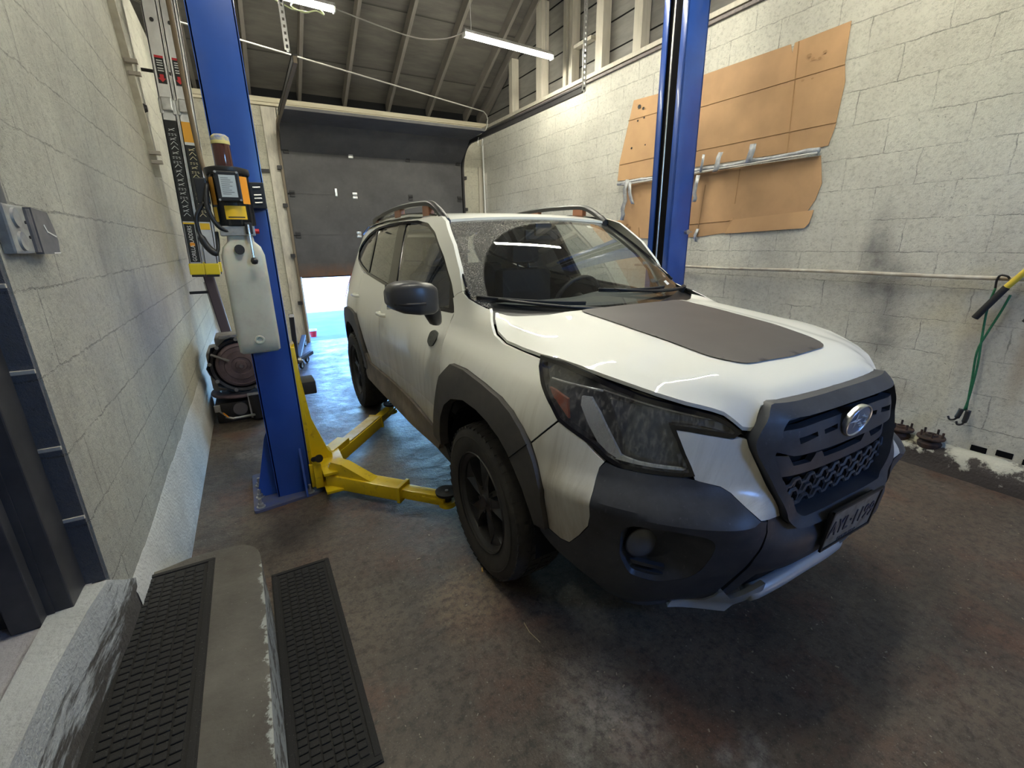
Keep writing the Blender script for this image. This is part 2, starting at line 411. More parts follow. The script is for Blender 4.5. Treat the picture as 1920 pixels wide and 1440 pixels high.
# peeling kerb paint over dark concrete
def peel(name, paint, under, lo, hi, zlo, zhi, streak=(1, 1, 1), scale=7):
    k = N(name); p = k.pos(); s = k.n('SeparateXYZ', {0: p})
    f = k.noise(k.vmath('MULTIPLY', p, streak), scale, 8, .7)
    zz = k.n('MapRange', {'Value': s.outputs[2], 'From Min': zlo, 'From Max': zhi, 'To Min': -.35, 'To Max': .35}).outputs[0]
    m_ = k.ramp(k.math('ADD', f, zz), [(lo, 0), (hi, 1)])
    dirt = k.ramp(k.noise(p, 4, 6, .65), [(.4, 0), (.7, 1)])
    pc = k.mix(k.math('MULTIPLY', dirt, .5), paint+(1,), tuple(x*.62 for x in paint)+(1,))
    k.set(k.b, 'Base Color', k.mix(m_, under+(1,), pc)); k.set(k.b, 'Roughness', .7)
    k.set(k.b, 'Normal', k.bump(k.math('ADD', k.math('MULTIPLY', m_, .5), k.noise(p, 60, 4)), .6, .01)); return k.m
M_CURB_R = peel('peeling_kerb', (.60, .58, .47), (.045, .035, .03), .42, .50, -.02, .26, scale=9)
M_CURB_L = peel('kerb_left', (.62, .61, .58), (.30, .29, .27), .38, .6, -.3, .2, scale=5)
M_RISER = peel('step_riser', (.50, .52, .52), (.09, .08, .07), .47, .57, .15, .62, (1, .6, 3), 9)
M_SILL = peel('door_sill', (.40, .39, .41), (.24, .22, .21), .35, .6, 0, .6, scale=4)
# floor
k = N('oily_concrete_floor'); p = k.pos()
a = k.ramp(k.noise(p, .9, 6, .6), [(.38, 0), (.62, 1)])
c = k.mix(a, (.050, .040, .033, 1), (.140, .108, .080, 1))
c = k.mix(k.math('MULTIPLY', k.ramp(k.noise(p, 2.3, 6, .65), [(.50, 0), (.62, 1)]), .75), c, (.120, .060, .040, 1))
c = k.mix(k.math('MULTIPLY', k.ramp(k.noise(p, 1.6, 6, .7, dist=.6), [(.54, 0), (.68, 1)]), .5), c, (.17, .15, .12, 1))
for cc, r0, r1, sc, am, col in (((.80, .80, 0), .03, .24, (1.3, .8, 1), .8, (.30, .28, .25, 1)), ((.60, .74, 0), .03, .14, (1, 1, 1), .7, (.28, .27, .24, 1)), ((1.08, .48, 0), .02, .09, (1, 1, 1), .7, (.28, .27, .26, 1)), ((.62, 1.50, 0), .05, .30, (1, 1, 1), .75, (.24, .17, .10, 1)), ((-.2, 3.6, 0), .03, .16, (1.2, 1, 1), .7, (.25, .22, .18, 1)), ((.45, 2.15, 0), .05, .5, (1, 1, 1), .35, (.14, .055, .045, 1)), ((2.9, .9, 0), .2, .9, (1, 1, 1), .4, (.15, .10, .07, 1))):
    w_ = k.math('MULTIPLY', k.spot(k.vmath('ADD', p, k.vmath('MULTIPLY', k.vmath('SUBTRACT', k.noise(p, 5, 5, out='Color'), (.5, .5, .5)), (.35, .35, 0))), cc, r0, r1, sc), am)
    c = k.mix(k.math('MULTIPLY', w_, k.ramp(k.noise(p, 30, 5, .7), [(.3, .25), (.65, 1)])), c, col)
fk = k.ramp(k.noise(p, 95, 2, .5), [(.665, 0), (.69, 1)])
c = k.mix(k.math('MULTIPLY', fk, .4), c, (.30, .28, .24, 1))
fk2 = k.ramp(k.noise(p, 240, 1, .5), [(.66, 0), (.72, 1)])
c = k.mix(k.math('MULTIPLY', fk2, .35), c, (.28, .26, .22, 1))
dk = k.ramp(k.noise(p, 28, 7, .8), [(.38, 1), (.54, 0)])
c = k.mix(k.math('MULTIPLY', dk, .7), c, (.018, .016, .016, 1))
k.set(k.b, 'Base Color', c); k.set(k.b, 'Roughness', k.ramp(k.noise(p, 3.1, 6, .7), [(.3, .34), (.7, .68)]))
k.set(k.b, 'Normal', k.bump(k.math('ADD', k.noise(p, 9, 6, .6), k.math('MULTIPLY', k.noise(p, 110, 3), .3)), .38, .018)); M_FLOOR = k.m
M_OUT = simple('outside_concrete', (.13, .14, .155), .85, var=.3, scale=2, bump=.4, bscale=20)
k = N('stair_concrete'); p = k.pos()
c = k.mix(k.ramp(k.noise(p, 3, 6, .65), [(.35, 0), (.65, 1)]), (.085, .075, .065, 1), (.15, .14, .12, 1))
c = k.mix(k.math('MULTIPLY', k.ramp(k.noise(p, 90, 2), [(.7, 0), (.73, 1)]), .5), c, (.3, .3, .28, 1))
s = k.n('SeparateXYZ', {0: p}); ed = k.math('ADD', k.n('MapRange', {'Value': s.outputs[0], 'From Min': -.175, 'From Max': -.12, 'To Min': 0., 'To Max': 1.}).outputs[0], k.math('MULTIPLY', k.math('SUBTRACT', k.noise(p, 16, 6, .7), .5), 2.2))
c = k.mix(k.ramp(ed, [(.72, 0), (.86, 1)]), c, (.40, .42, .40, 1))
k.set(k.b, 'Base Color', c); k.set(k.b, 'Roughness', .7); k.set(k.b, 'Normal', k.bump(k.noise(p, 40, 5), .4, .01)); M_STEP = k.m
# timber and boards
def wood(name, a, b, ax=(1, 12, 12), rough=.6, bump=.2):
    k = N(name); p = k.pos(); f = k.noise(k.vmath('MULTIPLY', p, ax), 3, 5, .6)
    k.set(k.b, 'Base Color', k.mix(k.ramp(f, [(.3, 0), (.7, 1)]), a+(1,), b+(1,))); k.set(k.b, 'Roughness', rough); k.set(k.b, 'Normal', k.bump(f, bump, .005)); return k.m
k = N('roof_boards'); p = k.pos(); s = k.n('SeparateXYZ', {0: p})
bd = k.math('FRACT', k.math('MULTIPLY', s.outputs[2], 2.35)); gl = k.ramp(bd, [(0, 1), (.035, 0)])
c = k.mix(k.ramp(k.noise(k.vmath('MULTIPLY', p, (.6, 3, 3)), 2.2, 6, .65), [(.3, 0), (.7, 1)]), (.075, .070, .064, 1), (.150, .138, .12, 1))
c = k.mix(gl, c, (.02, .018, .015, 1)); k.set(k.b, 'Base Color', c); k.set(k.b, 'Roughness', .75); k.set(k.b, 'Normal', k.bump(gl, -.6, .02)); M_ROOF = k.m
M_RAFT = wood('grey_rafter_paint', (.15, .138, .12), (.21, .19, .165), (8, 1, 1))
M_STUD = wood('dirty_white_stud', (.42, .39, .32), (.54, .50, .42), (8, 8, 1))
M_CREAM = wood('cream_plank', (.56, .50, .36), (.70, .64, .48), (1, 10, 10))
M_SIDING = wood('grey_sheathing', (.17, .16, .15), (.24, .23, .21), (1, 1, 6))
k = N('painted_casing'); p = k.pos()
c = k.mix(k.ramp(k.noise(k.vmath('MULTIPLY', p, (3, 3, .7)), 4, 6, .7), [(.4, 0), (.72, 1)]), (.60, .56, .47, 1), (.34, .31, .27, 1))
k.set(k.b, 'Base Color', c); k.set(k.b, 'Roughness', .6); k.set(k.b, 'Normal', k.bump(k.noise(p, 30, 4), .25, .01)); M_CASE = k.m
k = N('sooty_door_panel'); p = k.pos()
c = k.mix(k.ramp(k.noise(p, 1.5, 7, .7), [(.35, 0), (.7, 1)]), (.060, .058, .062, 1), (.105, .102, .105, 1))
c = k.mix(k.math('MULTIPLY', k.ramp(k.noise(p, 38, 3, .6), [(.7, 0), (.76, 1)]), .5), c, (.28, .27, .26, 1))
s = k.n('SeparateXYZ', {0: p}); rz = k.n('MapRange', {'Value': s.outputs[2], 'From Min': .98, 'From Max': 1.22, 'To Min': 1., 'To Max': 0.}).outputs[0]
c = k.mix(k.math('MULTIPLY', rz, k.ramp(k.noise(p, 9, 5, .7), [(.3, .2), (.6, 1)])), c, (.17, .085, .05, 1))
k.set(k.b, 'Base Color', c); k.set(k.b, 'Roughness', .75); k.set(k.b, 'Normal', k.bump(k.noise(p, 60, 4), .15, .005)); M_DOOR = k.m
M_BLUE = simple('blue_lift_paint', (.022, .078, .36), .28, var=.25, scale=3, coat=.3)
M_BLUED = simple('dusty_blue_plate', (.045, .075, .22), .5, vcol=(.10, .10, .14), scale=14)
k = N('yellow_lift_paint'); p = k.pos()
c = k.mix(k.ramp(k.noise(p, 24, 5, .7), [(.56, 0), (.68, 1)]), (.72, .52, .012, 1), (.52, .34, .02, 1))
c = k.mix(k.math('MULTIPLY', k.ramp(k.noise(p, 70, 4, .7), [(.66, 0), (.74, 1)]), .7), c, (.10, .07, .03, 1))
k.set(k.b, 'Base Color', c); k.set(k.b, 'Roughness', .38); k.set(k.b, 'Coat Weight', .2); M_YEL = k.m
M_STEEL = simple('galvanised_steel', (.58, .58, .57), .35, .85, var=.25, scale=25)
M_ALU = simple('ladder_aluminium', (.72, .71, .70), .38, .75, var=.15, scale=12)
M_CHROME = simple('polished_chrome', (.85, .86, .88), .12, 1)
M_BLACK = simple('black_plastic', (.014, .014, .016), .42)
M_RUB = simple('black_rubber', (.020, .020, .021), .75, var=.3, scale=30, bump=.2)
M_DARK = simple('dark_metal', (.035, .033, .035), .55, .3, var=.3, scale=20)
M_VOID = simple('flat_black_cavity', (.005, .005, .006), .9, spec=.1)  # flat black put in for the shade inside holes and openings
M_RUST = simple('rusty_iron', (.085, .048, .034), .8, .2, vcol=(.03, .024, .022), scale=25, bump=.4)
M_GREYCAST = simple('cast_aluminium', (.26, .25, .25), .5, .5, var=.45, scale=15, bump=.3)
M_PURP = simple('dirty_purple_grey_casting', (.17, .12, .13), .6, .2, var=.4, scale=12)
M_CARD = simple('brown_cardboard', (.47, .28, .14), .75, vcol=(.34, .20, .10), scale=2.2)
M_CARD2 = simple('light_cardboard', (.56, .34, .17), .75, vcol=(.47, .28, .14), scale=3)
M_CREASE = simple('cardboard_fold', (.33, .19, .09), .85)
M_TAPE = simple('silver_duct_tape', (.42, .43, .45), .38, .25, var=.35, scale=30, bump=.3, bscale=90)
M_ORANGE = simple('orange_label', (.85, .33, .02), .5)
M_YLAB = simple('yellow_label', (.80, .50, .02), .5)
M_RED = simple('red_plastic', (.55, .02, .03), .4)
M_WHITE = simple('white_print', (.75, .75, .73), .5)
M_LABEL = simple('silver_data_plate', (.55, .60, .62), .35, .3)
M_INK = simple('black_ink', (.01, .01, .01), .6)
M_GREEN = simple('green_bungee_cord', (.02, .17, .075), .6, var=.35, scale=60)
M_WIRE = simple('pale_conduit', (.50, .48, .42), .45, .3)
M_PIPE = simple('white_painted_pipe', (.56, .54, .47), .45, vcol=(.34, .28, .22), scale=9)
k = N('milky_tank_plastic'); p = k.pos(); s = k.n('SeparateXYZ', {0: p})
lq = k.n('MapRange', {'Value': s.outputs[2], 'From Min': 1.28, 'From Max': 1.34, 'To Min': 1., 'To Max': 0.}).outputs[0]
c = k.mix(k.math('MULTIPLY', lq, .35), (.60, .58, .48, 1), (.34, .40, .37, 1))
c = k.mix(k.math('MULTIPLY', k.ramp(k.noise(p, 12, 5, .7), [(.45, 0), (.7, 1)]), .4), c, (.36, .33, .28, 1))
k.set(k.b, 'Base Color', c); k.set(k.b, 'Roughness', .35); k.set(k.b, 'Subsurface Weight', .3); k.set(k.b, 'Subsurface Scale', .02); M_TANK = k.m
k = N('amber_reservoir'); k.set(k.b, 'Base Color', (.10, .035, .03, 1)); k.set(k.b, 'Roughness', .08); k.set(k.b, 'Transmission Weight', .35); M_AMBER = k.m
# ribbed mat
k = N('waffle_rubber_mat'); p = k.pos()
k.set(k.b, 'Base Color', k.mix(k.math('MULTIPLY', k.ramp(k.noise(p, 220, 2), [(.69, 0), (.72, 1)]), .5), (.019, .018, .017, 1), (.20, .19, .17, 1)))
k.set(k.b, 'Roughness', .85); k.set(k.b, 'Normal', k.bump(k.noise(p, 400, 2), .5, .002)); M_MAT = k.m
# car
k = N('white_pearl_paint'); p = k.pos(); s = k.n('SeparateXYZ', {0: p})
lowd = k.n('MapRange', {'Value': s.outputs[2], 'From Min': 1.02, 'From Max': .50, 'To Min': 0., 'To Max': 1.}).outputs[0]
sidem = k.n('MapRange', {'Value': s.outputs[0], 'From Min': .98, 'From Max': .80, 'To Min': 0., 'To Max': 1.}).outputs[0]
sm = k.ramp(k.noise(k.vmath('MULTIPLY', p, (1, 5, .9)), 3.0, 6, .65), [(.25, .25), (.7, 1)])
c = k.mix(k.math('MULTIPLY', k.math('MULTIPLY', lowd, sm), .9), (.77, .775, .72, 1), (.30, .25, .18, 1))
c = k.mix(k.math('MULTIPLY', k.math('MULTIPLY', k.ramp(k.noise(p, 140, 3, .7), [(.62, 0), (.72, 1)]), lowd), .25), c, (.22, .18, .14, 1))
stk = k.ramp(k.noise(k.vmath('MULTIPLY', p, (1, 9, .45)), 3.2, 5, .7), [(.52, 0), (.70, 1)])
c = k.mix(k.math('MULTIPLY', k.math('MULTIPLY', stk, lowd), .55), c, (.17, .14, .10, 1))
k.set(k.b, 'Base Color', c); k.set(k.b, 'Roughness', .5); k.set(k.b, 'Specular IOR Level', .25); k.set(k.b, 'Coat Weight', .75); k.set(k.b, 'Coat Roughness', k.math('ADD', .025, k.math('MULTIPLY', lowd, .35))); M_PAINT = k.m
k = N('dusty_textured_cladding'); p = k.pos()
f = k.ramp(k.noise(p, 5, 6, .7), [(.35, 0), (.72, 1)]); sp = k.ramp(k.noise(k.vmath('MULTIPLY', p, (1, 1, .5)), 70, 4, .7), [(.62, 0), (.75, 1)])
c = k.mix(f, (.028, .031, .040, 1), (.062, .068, .082, 1)); c = k.mix(k.math('MULTIPLY', sp, .35), c, (.20, .20, .22, 1))
k.set(k.b, 'Base Color', c); k.set(k.b, 'Roughness', .46); k.set(k.b, 'Normal', k.bump(k.noise(p, 420, 2), .12, .001)); M_CLAD = k.m
k = N('dusty_arch_cladding'); p = k.pos()
c = k.mix(k.ramp(k.noise(p, 4, 6, .7), [(.35, 0), (.72, 1)]), (.045, .042, .042, 1), (.085, .078, .070, 1))
k.set(k.b, 'Base Color', c); k.set(k.b, 'Roughness', .62); M_ARCH = k.m
k = N('muddy_sill_cladding'); p = k.pos()
c = k.mix(k.ramp(k.noise(p, 6, 6, .7), [(.35, 0), (.7, 1)]), (.12, .10, .085, 1), (.22, .19, .155, 1))
k.set(k.b, 'Base Color', c); k.set(k.b, 'Roughness', .75); M_SILLC = k.m
M_DECAL = simple('matte_hood_decal', (.070, .062, .062), .55, var=.12, scale=6)
M_SILVER = simple('silver_skid_trim', (.48, .53, .58), .35, .4)
M_TRIM = simple('gloss_black_trim', (.008, .008, .010), .12)
M_GAP = simple('unlit_gap_black', (.006, .006, .007), .8, spec=.2)
M_RIM = simple('matte_black_alloy', (.026, .026, .027), .42, .3, vcol=(.045, .043, .04), scale=14)
k = N('tyre_rubber'); p = k.pos(); k.set(k.b, 'Base Color', k.mix(k.ramp(k.noise(p, 9, 5, .7), [(.35, 0), (.7, 1)]), (.022, .021, .020, 1), (.048, .043, .037, 1))); k.set(k.b, 'Roughness', .8); M_TYRE = k.m
def glass(name, tint, dirt=None):
    k = N(name); k.t.nodes.remove(k.b)
    lw = k.n('LayerWeight', {'Blend': .5}); fr_ = k.math('ADD', .04, k.math('MULTIPLY', k.math('POWER', lw.outputs['Facing'], 4.2), .96)); tr = k.n('BsdfTransparent', {'Color': tint+(1,)}); gl = k.n('BsdfGlossy', {'Color': (1, 1, 1, 1), 'Roughness': .01})
    m1 = k.n('MixShader', {0: k.math('ADD', k.math('MULTIPLY', fr_, 1.1), .02), 1: tr.outputs[0], 2: gl.outputs[0]}); o = m1.outputs[0]
    if dirt:
        p = k.pos(); df = k.n('BsdfDiffuse', {'Color': (.34, .33, .30, 1)}); o = k.n('MixShader', {0: dirt(k, p), 1: o, 2: df.outputs[0]}).outputs[0]
    k.t.links.new(o, k.o.inputs[0]); return k.m
def wdirt(k, p):
    # dust film left outside the arc swept by the wiper (pivot near the cowl centre-left) and fine speckle
    piv = (1.73, 1.885, 1.20); d = k.n('VectorMath', {0: k.vmath('SUBTRACT', p, piv)}); d.operation = 'LENGTH'
    sx_ = k.n('SeparateXYZ', {0: p}).outputs[0]; side = k.n('MapRange', {'Value': sx_, 'From Min': 1.55, 'From Max': 1.9, 'To Min': 1., 'To Max': .15}).outputs[0]
    m_ = k.math('MULTIPLY', k.ramp(d.outputs['Value'], [(.735, 0), (.745, 1)]), side)
    sp = k.ramp(k.noise(p, 160, 4, .75), [(.42, .15), (.62, 1)]); cl = k.ramp(k.noise(p, 6, 5, .7), [(.35, .65), (.65, 1)])
    return k.math('ADD', k.math('MULTIPLY', k.math('MULTIPLY', k.math('MULTIPLY', m_, sp), cl), .75), k.math('MULTIPLY', sp, .05))
M_WS = glass('windscreen_glass', (.80, .84, .82), wdirt)
M_SG = glass('side_window_glass', (.72, .76, .74))
M_PG = glass('privacy_glass', (.06, .065, .07))
M_LENS = glass('headlight_lens', (.80, .82, .84), lambda k, p: k.math('MULTIPLY', k.ramp(k.noise(k.vmath('MULTIPLY', p, (1, 1, .35)), 60, 5, .75), [(.46, 0), (.66, 1)]), .38))
M_HLIN = simple('headlight_housing', (.04, .045, .055), .35)
M_HLW = simple('headlight_reflector', (.72, .72, .70), .2, .35)
M_HLG = simple('headlight_guide', (.62, .62, .55), .3)
M_AMB = simple('amber_reflector', (.30, .07, .03), .3)
M_TAIL = simple('red_tail_lens', (.45, .02, .04), .15, coat=1)
M_SEAT = simple('dark_seat_cloth', (.03, .03, .032), .8)
M_DASH = simple('grey_dashboard', (.07, .075, .08), .6)
def emit(name, col, st):
    k = N(name); k.t.nodes.remove(k.b); e = k.n('Emission', {'Color': col+(1,), 'Strength': st}); k.t.links.new(e.outputs[0], k.o.inputs[0]); return k.m
M_TUBE = emit('lit_tube', (1.0, .965, .80), LAMP)
# ================================================================ the room (world: camera at x=0,y=0; y runs towards the garage door)
XL, XR, YB = -.5, 3.85, 7.8
struct('floor', MB().box((-2.2, -2.6, -.15), (4.3, 7.82, 0)), M_FLOOR)
struct('floor_outside', MB().box((-30, 7.82, -.16), (34, 60, -.015)), M_OUT)
RS = .53
def roofz(y): return 3.58+RS*(7.9-y) if y > 2.6 else 3.58+RS*5.3-RS*(2.6-y)
# left wall with the doorway near the camera
m = MB(); m.box((XL-.22, 1.56, 0), (XL, YB+.2, 3.45)); m.box((XL-.22, -2.6, 0), (XL, .35, 3.45)); m.box((XL-.22, .35, 2.65), (XL, 1.56, 3.45))
struct('wall_left', m, M_WL)
m = MB(); m.add([(XL-.22, -2.6, 3.45), (XL-.22, 8, 3.45), (XL-.22, 8, roofz(7.9)), (XL-.22, 2.6, roofz(2.6)), (XL-.22, -2.6, roofz(-2.6))], [(0, 1, 2, 3, 4)])
struct('wall_left_gable', m, M_SIDING)
m = MB(); m.box((XL-.20, 1.545, .54), (XL-.004, 1.562, 2.65)); struct('trim_1', m, M_BLK)              # bare block end of the wall
m = MB()
for z0 in (.75, .96, 1.17, 1.38, 1.59): m.box((XL-.05, 1.540, z0-.005), (XL-.003, 1.548, z0+.006), bev=.002)
struct('trim_2', m, M_CASE)
dj = MB(); dj.box((-.70, 1.44, .54), (-.548, 1.545, 2.6), bev=.004); dj.box((-.66, 1.40, .54), (-.60, 1.45, 2.6), bev=.003); dj.box((-.60, 1.435, .54), (-.585, 1.445, 2.6))
struct('trim_3', dj, simple('charcoal_door_jamb', (.030, .031, .036), .5, vcol=(.055, .055, .06), scale=10))
d2 = thing('door_2', (-.74, 1.0, .54), None, None); d2['kind'] = 'structure'
obj('door_leaf', MB().box((-.76, .38, .545), (-.715, 1.40, 2.6), bev=.004), simple('grey_purple_door', (.12, .11, .14), .5), d2)
m = MB(); m.box((-1.9, -2.6, 0), (-.72, 3, .54)); m.box((-.74, .34, 0), (-.535, 1.56, .54)); struct('door_sill', m, M_SILL)
m = MB(); yy = [.32, .6, .9, 1.2, 1.40, 1.53, 1.66, 1.80, 1.93]; top = [(-.530, .545), (-.527, .55), (-.531, .548), (-.526, .55), (-.512, .548), (-.496, .545), (-.4955, .45), (-.4965, .36), (-.515, .31)]; bot = [-.532]*4+[-.516, -.499, -.494, -.492, -.515]
v = []; f = []
for y, (tx, tz), bx in zip(yy, top, bot): v += [(-.60, y, tz), (tx, y, tz), (bx+.004, y, .28), (-.60, y, .28)]
for i in range(len(yy)-1):
    for j in range(4): a = i*4+j; b = i*4+(j+1) % 4; f.append((a, b, b+4, a+4))
m.add(v, f); struct('stair_riser', m, M_RISER)
m = MB(); poly = [(-.60, -.6), (-.126, -.6), (-.128, 1.5), (-.134, 1.82), (-.16, 1.895), (-.22, 1.925), (-.36, 1.935), (-.47, 1.90), (-.60, 1.90)]
poly = rnd(poly, .03, 3); m.prism(poly, lambda x, y: (x-.0, y, 0), lambda x, y: (x, y, .30)); struct('step', m, M_STEP)
m = MB().box((-2.1, -2.6, 0), (-1.95, 3.0, 2.8)).box((-1.95, 2.9, 0), (-.72, 3.0, 2.8)).box((-1.95, -2.75, 0), (-.72, -2.6, 2.8)).box((-2.1, -2.75, 2.8), (-.72, 3.0, 2.9))
struct('wall_hall', m, M_WB)
# kerbs
def strip(name, prof, y0, y1, mat, n=60, amp=.008, up=0):
    v = []; f = []; P = len(prof)
    for i in range(n+1):
        y = y0+(y1-y0)*i/n
        for j, (x, z) in enumerate(prof):
            q = amp*(sin(y*7+j*2.1)+.6*sin(y*17+j)+.5*sin(y*41+3*j)) if 0 < j < P-1 else 0
            v.append((x+q, y, max(0, z+(q*.6 if z > 0 else 0))))
    for i in range(n):
        for j in range(P-1): a = i*P+j; f.append((a, a+1, a+1+P, a+P))
    m = MB().add(v, f); return struct(name, m, mat, smooth=True)
strip('baseboard_left', [(-.505, .42), (-.490, .36), (-.478, .20), (-.466, 0)], 1.7, 7.8, M_CURB_L, amp=.003)
strip('baseboard_right', [(3.86, .145), (3.80, .14), (3.725, .125), (3.70, .07), (3.675, 0)], -2.6, 7.8, M_CURB_R, amp=.012)
# right wall, plate, studs and sheathing above
struct('wall_right', MB().box((XR, -2.6, 0), (XR+.2, YB+.2, 3.25)), M_WR)
m = MB()
for y, z, w_ in ((.83, .165, .075), (.715, .175, .075), (.60, .16, .07), (.46, .165, .08)): m.box((XR-.004, y-w_/2, z-.018), (XR+.01, y+w_/2, z+.02), bev=.003)
struct('trim_4', m, M_VOID)  # black slabs standing in for the shade in open block cores
struct('wall_right_gable', MB().add([(3.99, -2.6, 3.2), (3.99, 8, 3.2), (3.99, 8, roofz(7.9)), (3.99, 2.6, roofz(2.6)), (3.99, -2.6, roofz(-2.6))], [(0, 1, 2, 3, 4)]), M_SIDING)
m = MB()
for z in (3.52, 3.80, 4.08, 4.36): m.box((3.975, 0, z-.004), (3.992, 7.8, z+.004))
struct('trim_5', m, M_GAP)
struct('trim_6', MB().box((3.835, -2.6, 3.285), (4.0, YB, 3.33), bev=.004), M_STUD)
struct('trim_7', MB().box((3.825, -2.6, 3.24), (3.90, 6.6, 3.268), bev=.003), wood('dark_ledger', (.12, .10, .10), (.22, .18, .17)))
n_ = 8
for y, w_ in ((6.78, .10), (6.0, .14), (5.41, .07), (5.29, .07), (4.75, .12), (4.14, .12), (3.5, .1), (2.9, .1), (2.3, .1)):
    struct('trim_%d' % n_, MB().box((3.86, y-w_/2, 3.33), (3.975, y+w_/2, roofz(y)-.13), bev=.003), M_STUD); n_ += 1
struct('trim_%d' % n_, MB().beam((3.92, 5.28, 3.72), (3.92, 4.92, 3.72), .08, .04, bev=.003), M_STUD); n_ += 1
# back wall with the door opening
m = MB(); m.box((-.72, YB, 0), (.70, YB+.2, 3.40)); m.box((3.40, YB, 0), (4.05, YB+.2, 3.40)); m.box((.66, YB, 2.80), (3.45, YB+.2, 3.40))
struct('wall_back', m, M_WB)
struct('trim_%d' % n_, MB().box((-.5, YB-.05, 3.34), (3.98, YB+.1, 3.40), bev=.004).box((-.5, YB-.055, 3.30), (3.98, YB+.0, 3.335), bev=.004), M_CREAM); n_ += 1
struct('trim_%d' % n_, MB().box((.50, YB-.035, 0), (.685, YB+.01, 3.29), bev=.004), M_CASE); n_ += 1
struct('trim_%d' % n_, MB().box((.28, YB-.05, 2.46), (.49, YB+.0, 2.50)), M_DARK); n_ += 1
struct('trim_%d' % n_, MB().box((3.44, YB-.03, 0), (3.50, YB+.01, 2.95), bev=.004), M_CASE); n_ += 1
struct('trim_%d' % n_, MB().box((3.76, YB-.03, 0), (3.83, YB+.0, 2.72), bev=.004), M_STUD); n_ += 1
# front wall behind the camera with an opening added to let bluish sky light in
m = MB(); m.box((-.72, -2.75, 0), (2.1, -2.6, 6)); m.box((3.1, -2.75, 0), (4.05, -2.6, 6)); m.box((2.1, -2.75, 0), (3.1, -2.6, 2.2)); m.box((2.1, -2.75, 2.8), (3.1, -2.6, 6)); struct('wall_front', m, M_WB)
# ceiling: boards and rafters
m = MB()
for x0, x1, ya, yb in ((-.72, 4.05, 8.35, 2.6), (-.72, 4.05, -2.9, 2.6)):
    za = roofz(ya) if ya > 2.6 else roofz(ya); zb = roofz(2.61)
    m.add([(x0, ya, za), (x1, ya, za), (x1, yb, zb), (x0, yb, zb), (x0, ya, za+.1), (x1, ya, za+.1), (x1, yb, zb+.1), (x0, yb, zb+.1)], [(0, 1, 2, 3), (4, 7, 6, 5), (0, 4, 5, 1), (1, 5, 6, 2), (2, 6, 7, 3), (3, 7, 4, 0)])
struct('ceiling', m, M_ROOF)
m = MB().box((-.72, 7.95, 3.38), (4.05, 8.0, 3.62)); struct('trim_%d' % n_, m, M_GAP); n_ += 1
for x in (-.22, .40, 1.03, 1.65, 2.30, 2.95, 3.61):
    m = MB(); m.beam((x, 7.95, 3.405+.07), (x, 2.6, 3.405+.07+RS*5.35), .045, .14, bev=.004); struct('trim_%d' % n_, m, M_RAFT); n_ += 1
m = MB(); m.beam((3.9, 7.95, 3.475), (3.9, 2.6, 3.475+RS*5.35), .12, .12, bev=.004); struct('trim_%d' % n_, m, M_RAFT); n_ += 1
# the sectional garage door, part way open
d1 = thing('door_1', (2.05, YB, 1.0), None, None); d1['kind'] = 'structure'
def sect(a, b):
    (y0, z0), (y1, z1) = a, b; d = Vector((0, y1-y0, z1-z0)); L = d.length; d.normalize()
    m = MB(); m.beam((.676, (y0+y1)/2, (z0+z1)/2), (3.42, (y0+y1)/2, (z0+z1)/2), L+.014, .038, up=Vector((1, 0, 0)).cross(d), bev=.003)
    return obj('door_section', m, M_DOOR, d1)
for a, b in (((7.76, 1.015), (7.76, 1.615)), ((7.76, 1.62), (7.76, 2.185)), ((7.76, 2.19), (7.76, 2.755)), ((7.75, 2.76), (7.36, 3.05)), ((7.35, 3.055), (6.80, 3.075))): sect(a, b)
obj('bottom_seal', MB().box((.70, 7.745, .99), (3.40, 7.775, 1.016)), M_RUB, d1)
for z in (1.618, 2.188, 2.758):
    for x in (.74, 1.62, 2.5, 3.36):
        m = MB().box((x-.035, 7.728, z-.045), (x+.035, 7.742, z-.012), bev=.003).box((x-.035, 7.728, z+.012), (x+.035, 7.742, z+.045), bev=.003).cyl((x-.03, 7.725, z), (x+.03, 7.725, z), .009, n=8)
        if x in (.74, 3.36): m.cyl((x, 7.725, z), (x+(.07 if x > 2 else -.07), 7.725, z), .006, n=8)
        obj('door_hinge', m, M_DARK if x != 1.62 else M_STEEL, d1, smooth=40)
obj('lift_handle', MB().box((1.33, 7.725, 2.17), (1.365, 7.742, 2.28), bev=.004), M_STEEL, d1)
# ================================================================ the car
car = thing('car', (CX, CY+1.3, 0), 'white sport utility car with black cladding and matte hood decal parked beside the lift', 'car')
CREF = (CX, CY+1.2, .6)
def B(sx):
    "mapping for belt panels: sx=1 near side as traced (s negative), -1 mirrored"
    return lambda s, z, o=0: belt(s*sx, z, o)
def Bo(sx, extra): return lambda s, z, o=0: belt(s*sx, z, o+extra)
def sp(name, outer, mat, holes=(), h=.03, th=.012, extra=0, sides=(1, -1), ref=CREF, smooth=40, fn=None, parent=None):
    r = []
    for sx in sides:
        f = fn(sx) if fn else Bo(sx, extra)
        r.append(panel(name, outer, f, mat, parent or car, holes, h, th, ref, smooth))
    return r
DLO = [(-2.115, 1.121), (-2.35, 1.122), (-2.77, 1.150), (-3.185, 1.180), (-3.90, 1.232), (-4.238, 1.290), (-4.50, 1.344), (-4.62, 1.40), (-4.50, 1.476), (-4.30, 1.545), (-4.0, 1.595), (-3.66, 1.612), (-3.41, 1.615), (-2.972, 1.606), (-2.71, 1.577), (-2.534, 1.521), (-2.331, 1.392), (-2.195, 1.265), (-2.125, 1.156)]
DLO = rnd(DLO, .03, 3)
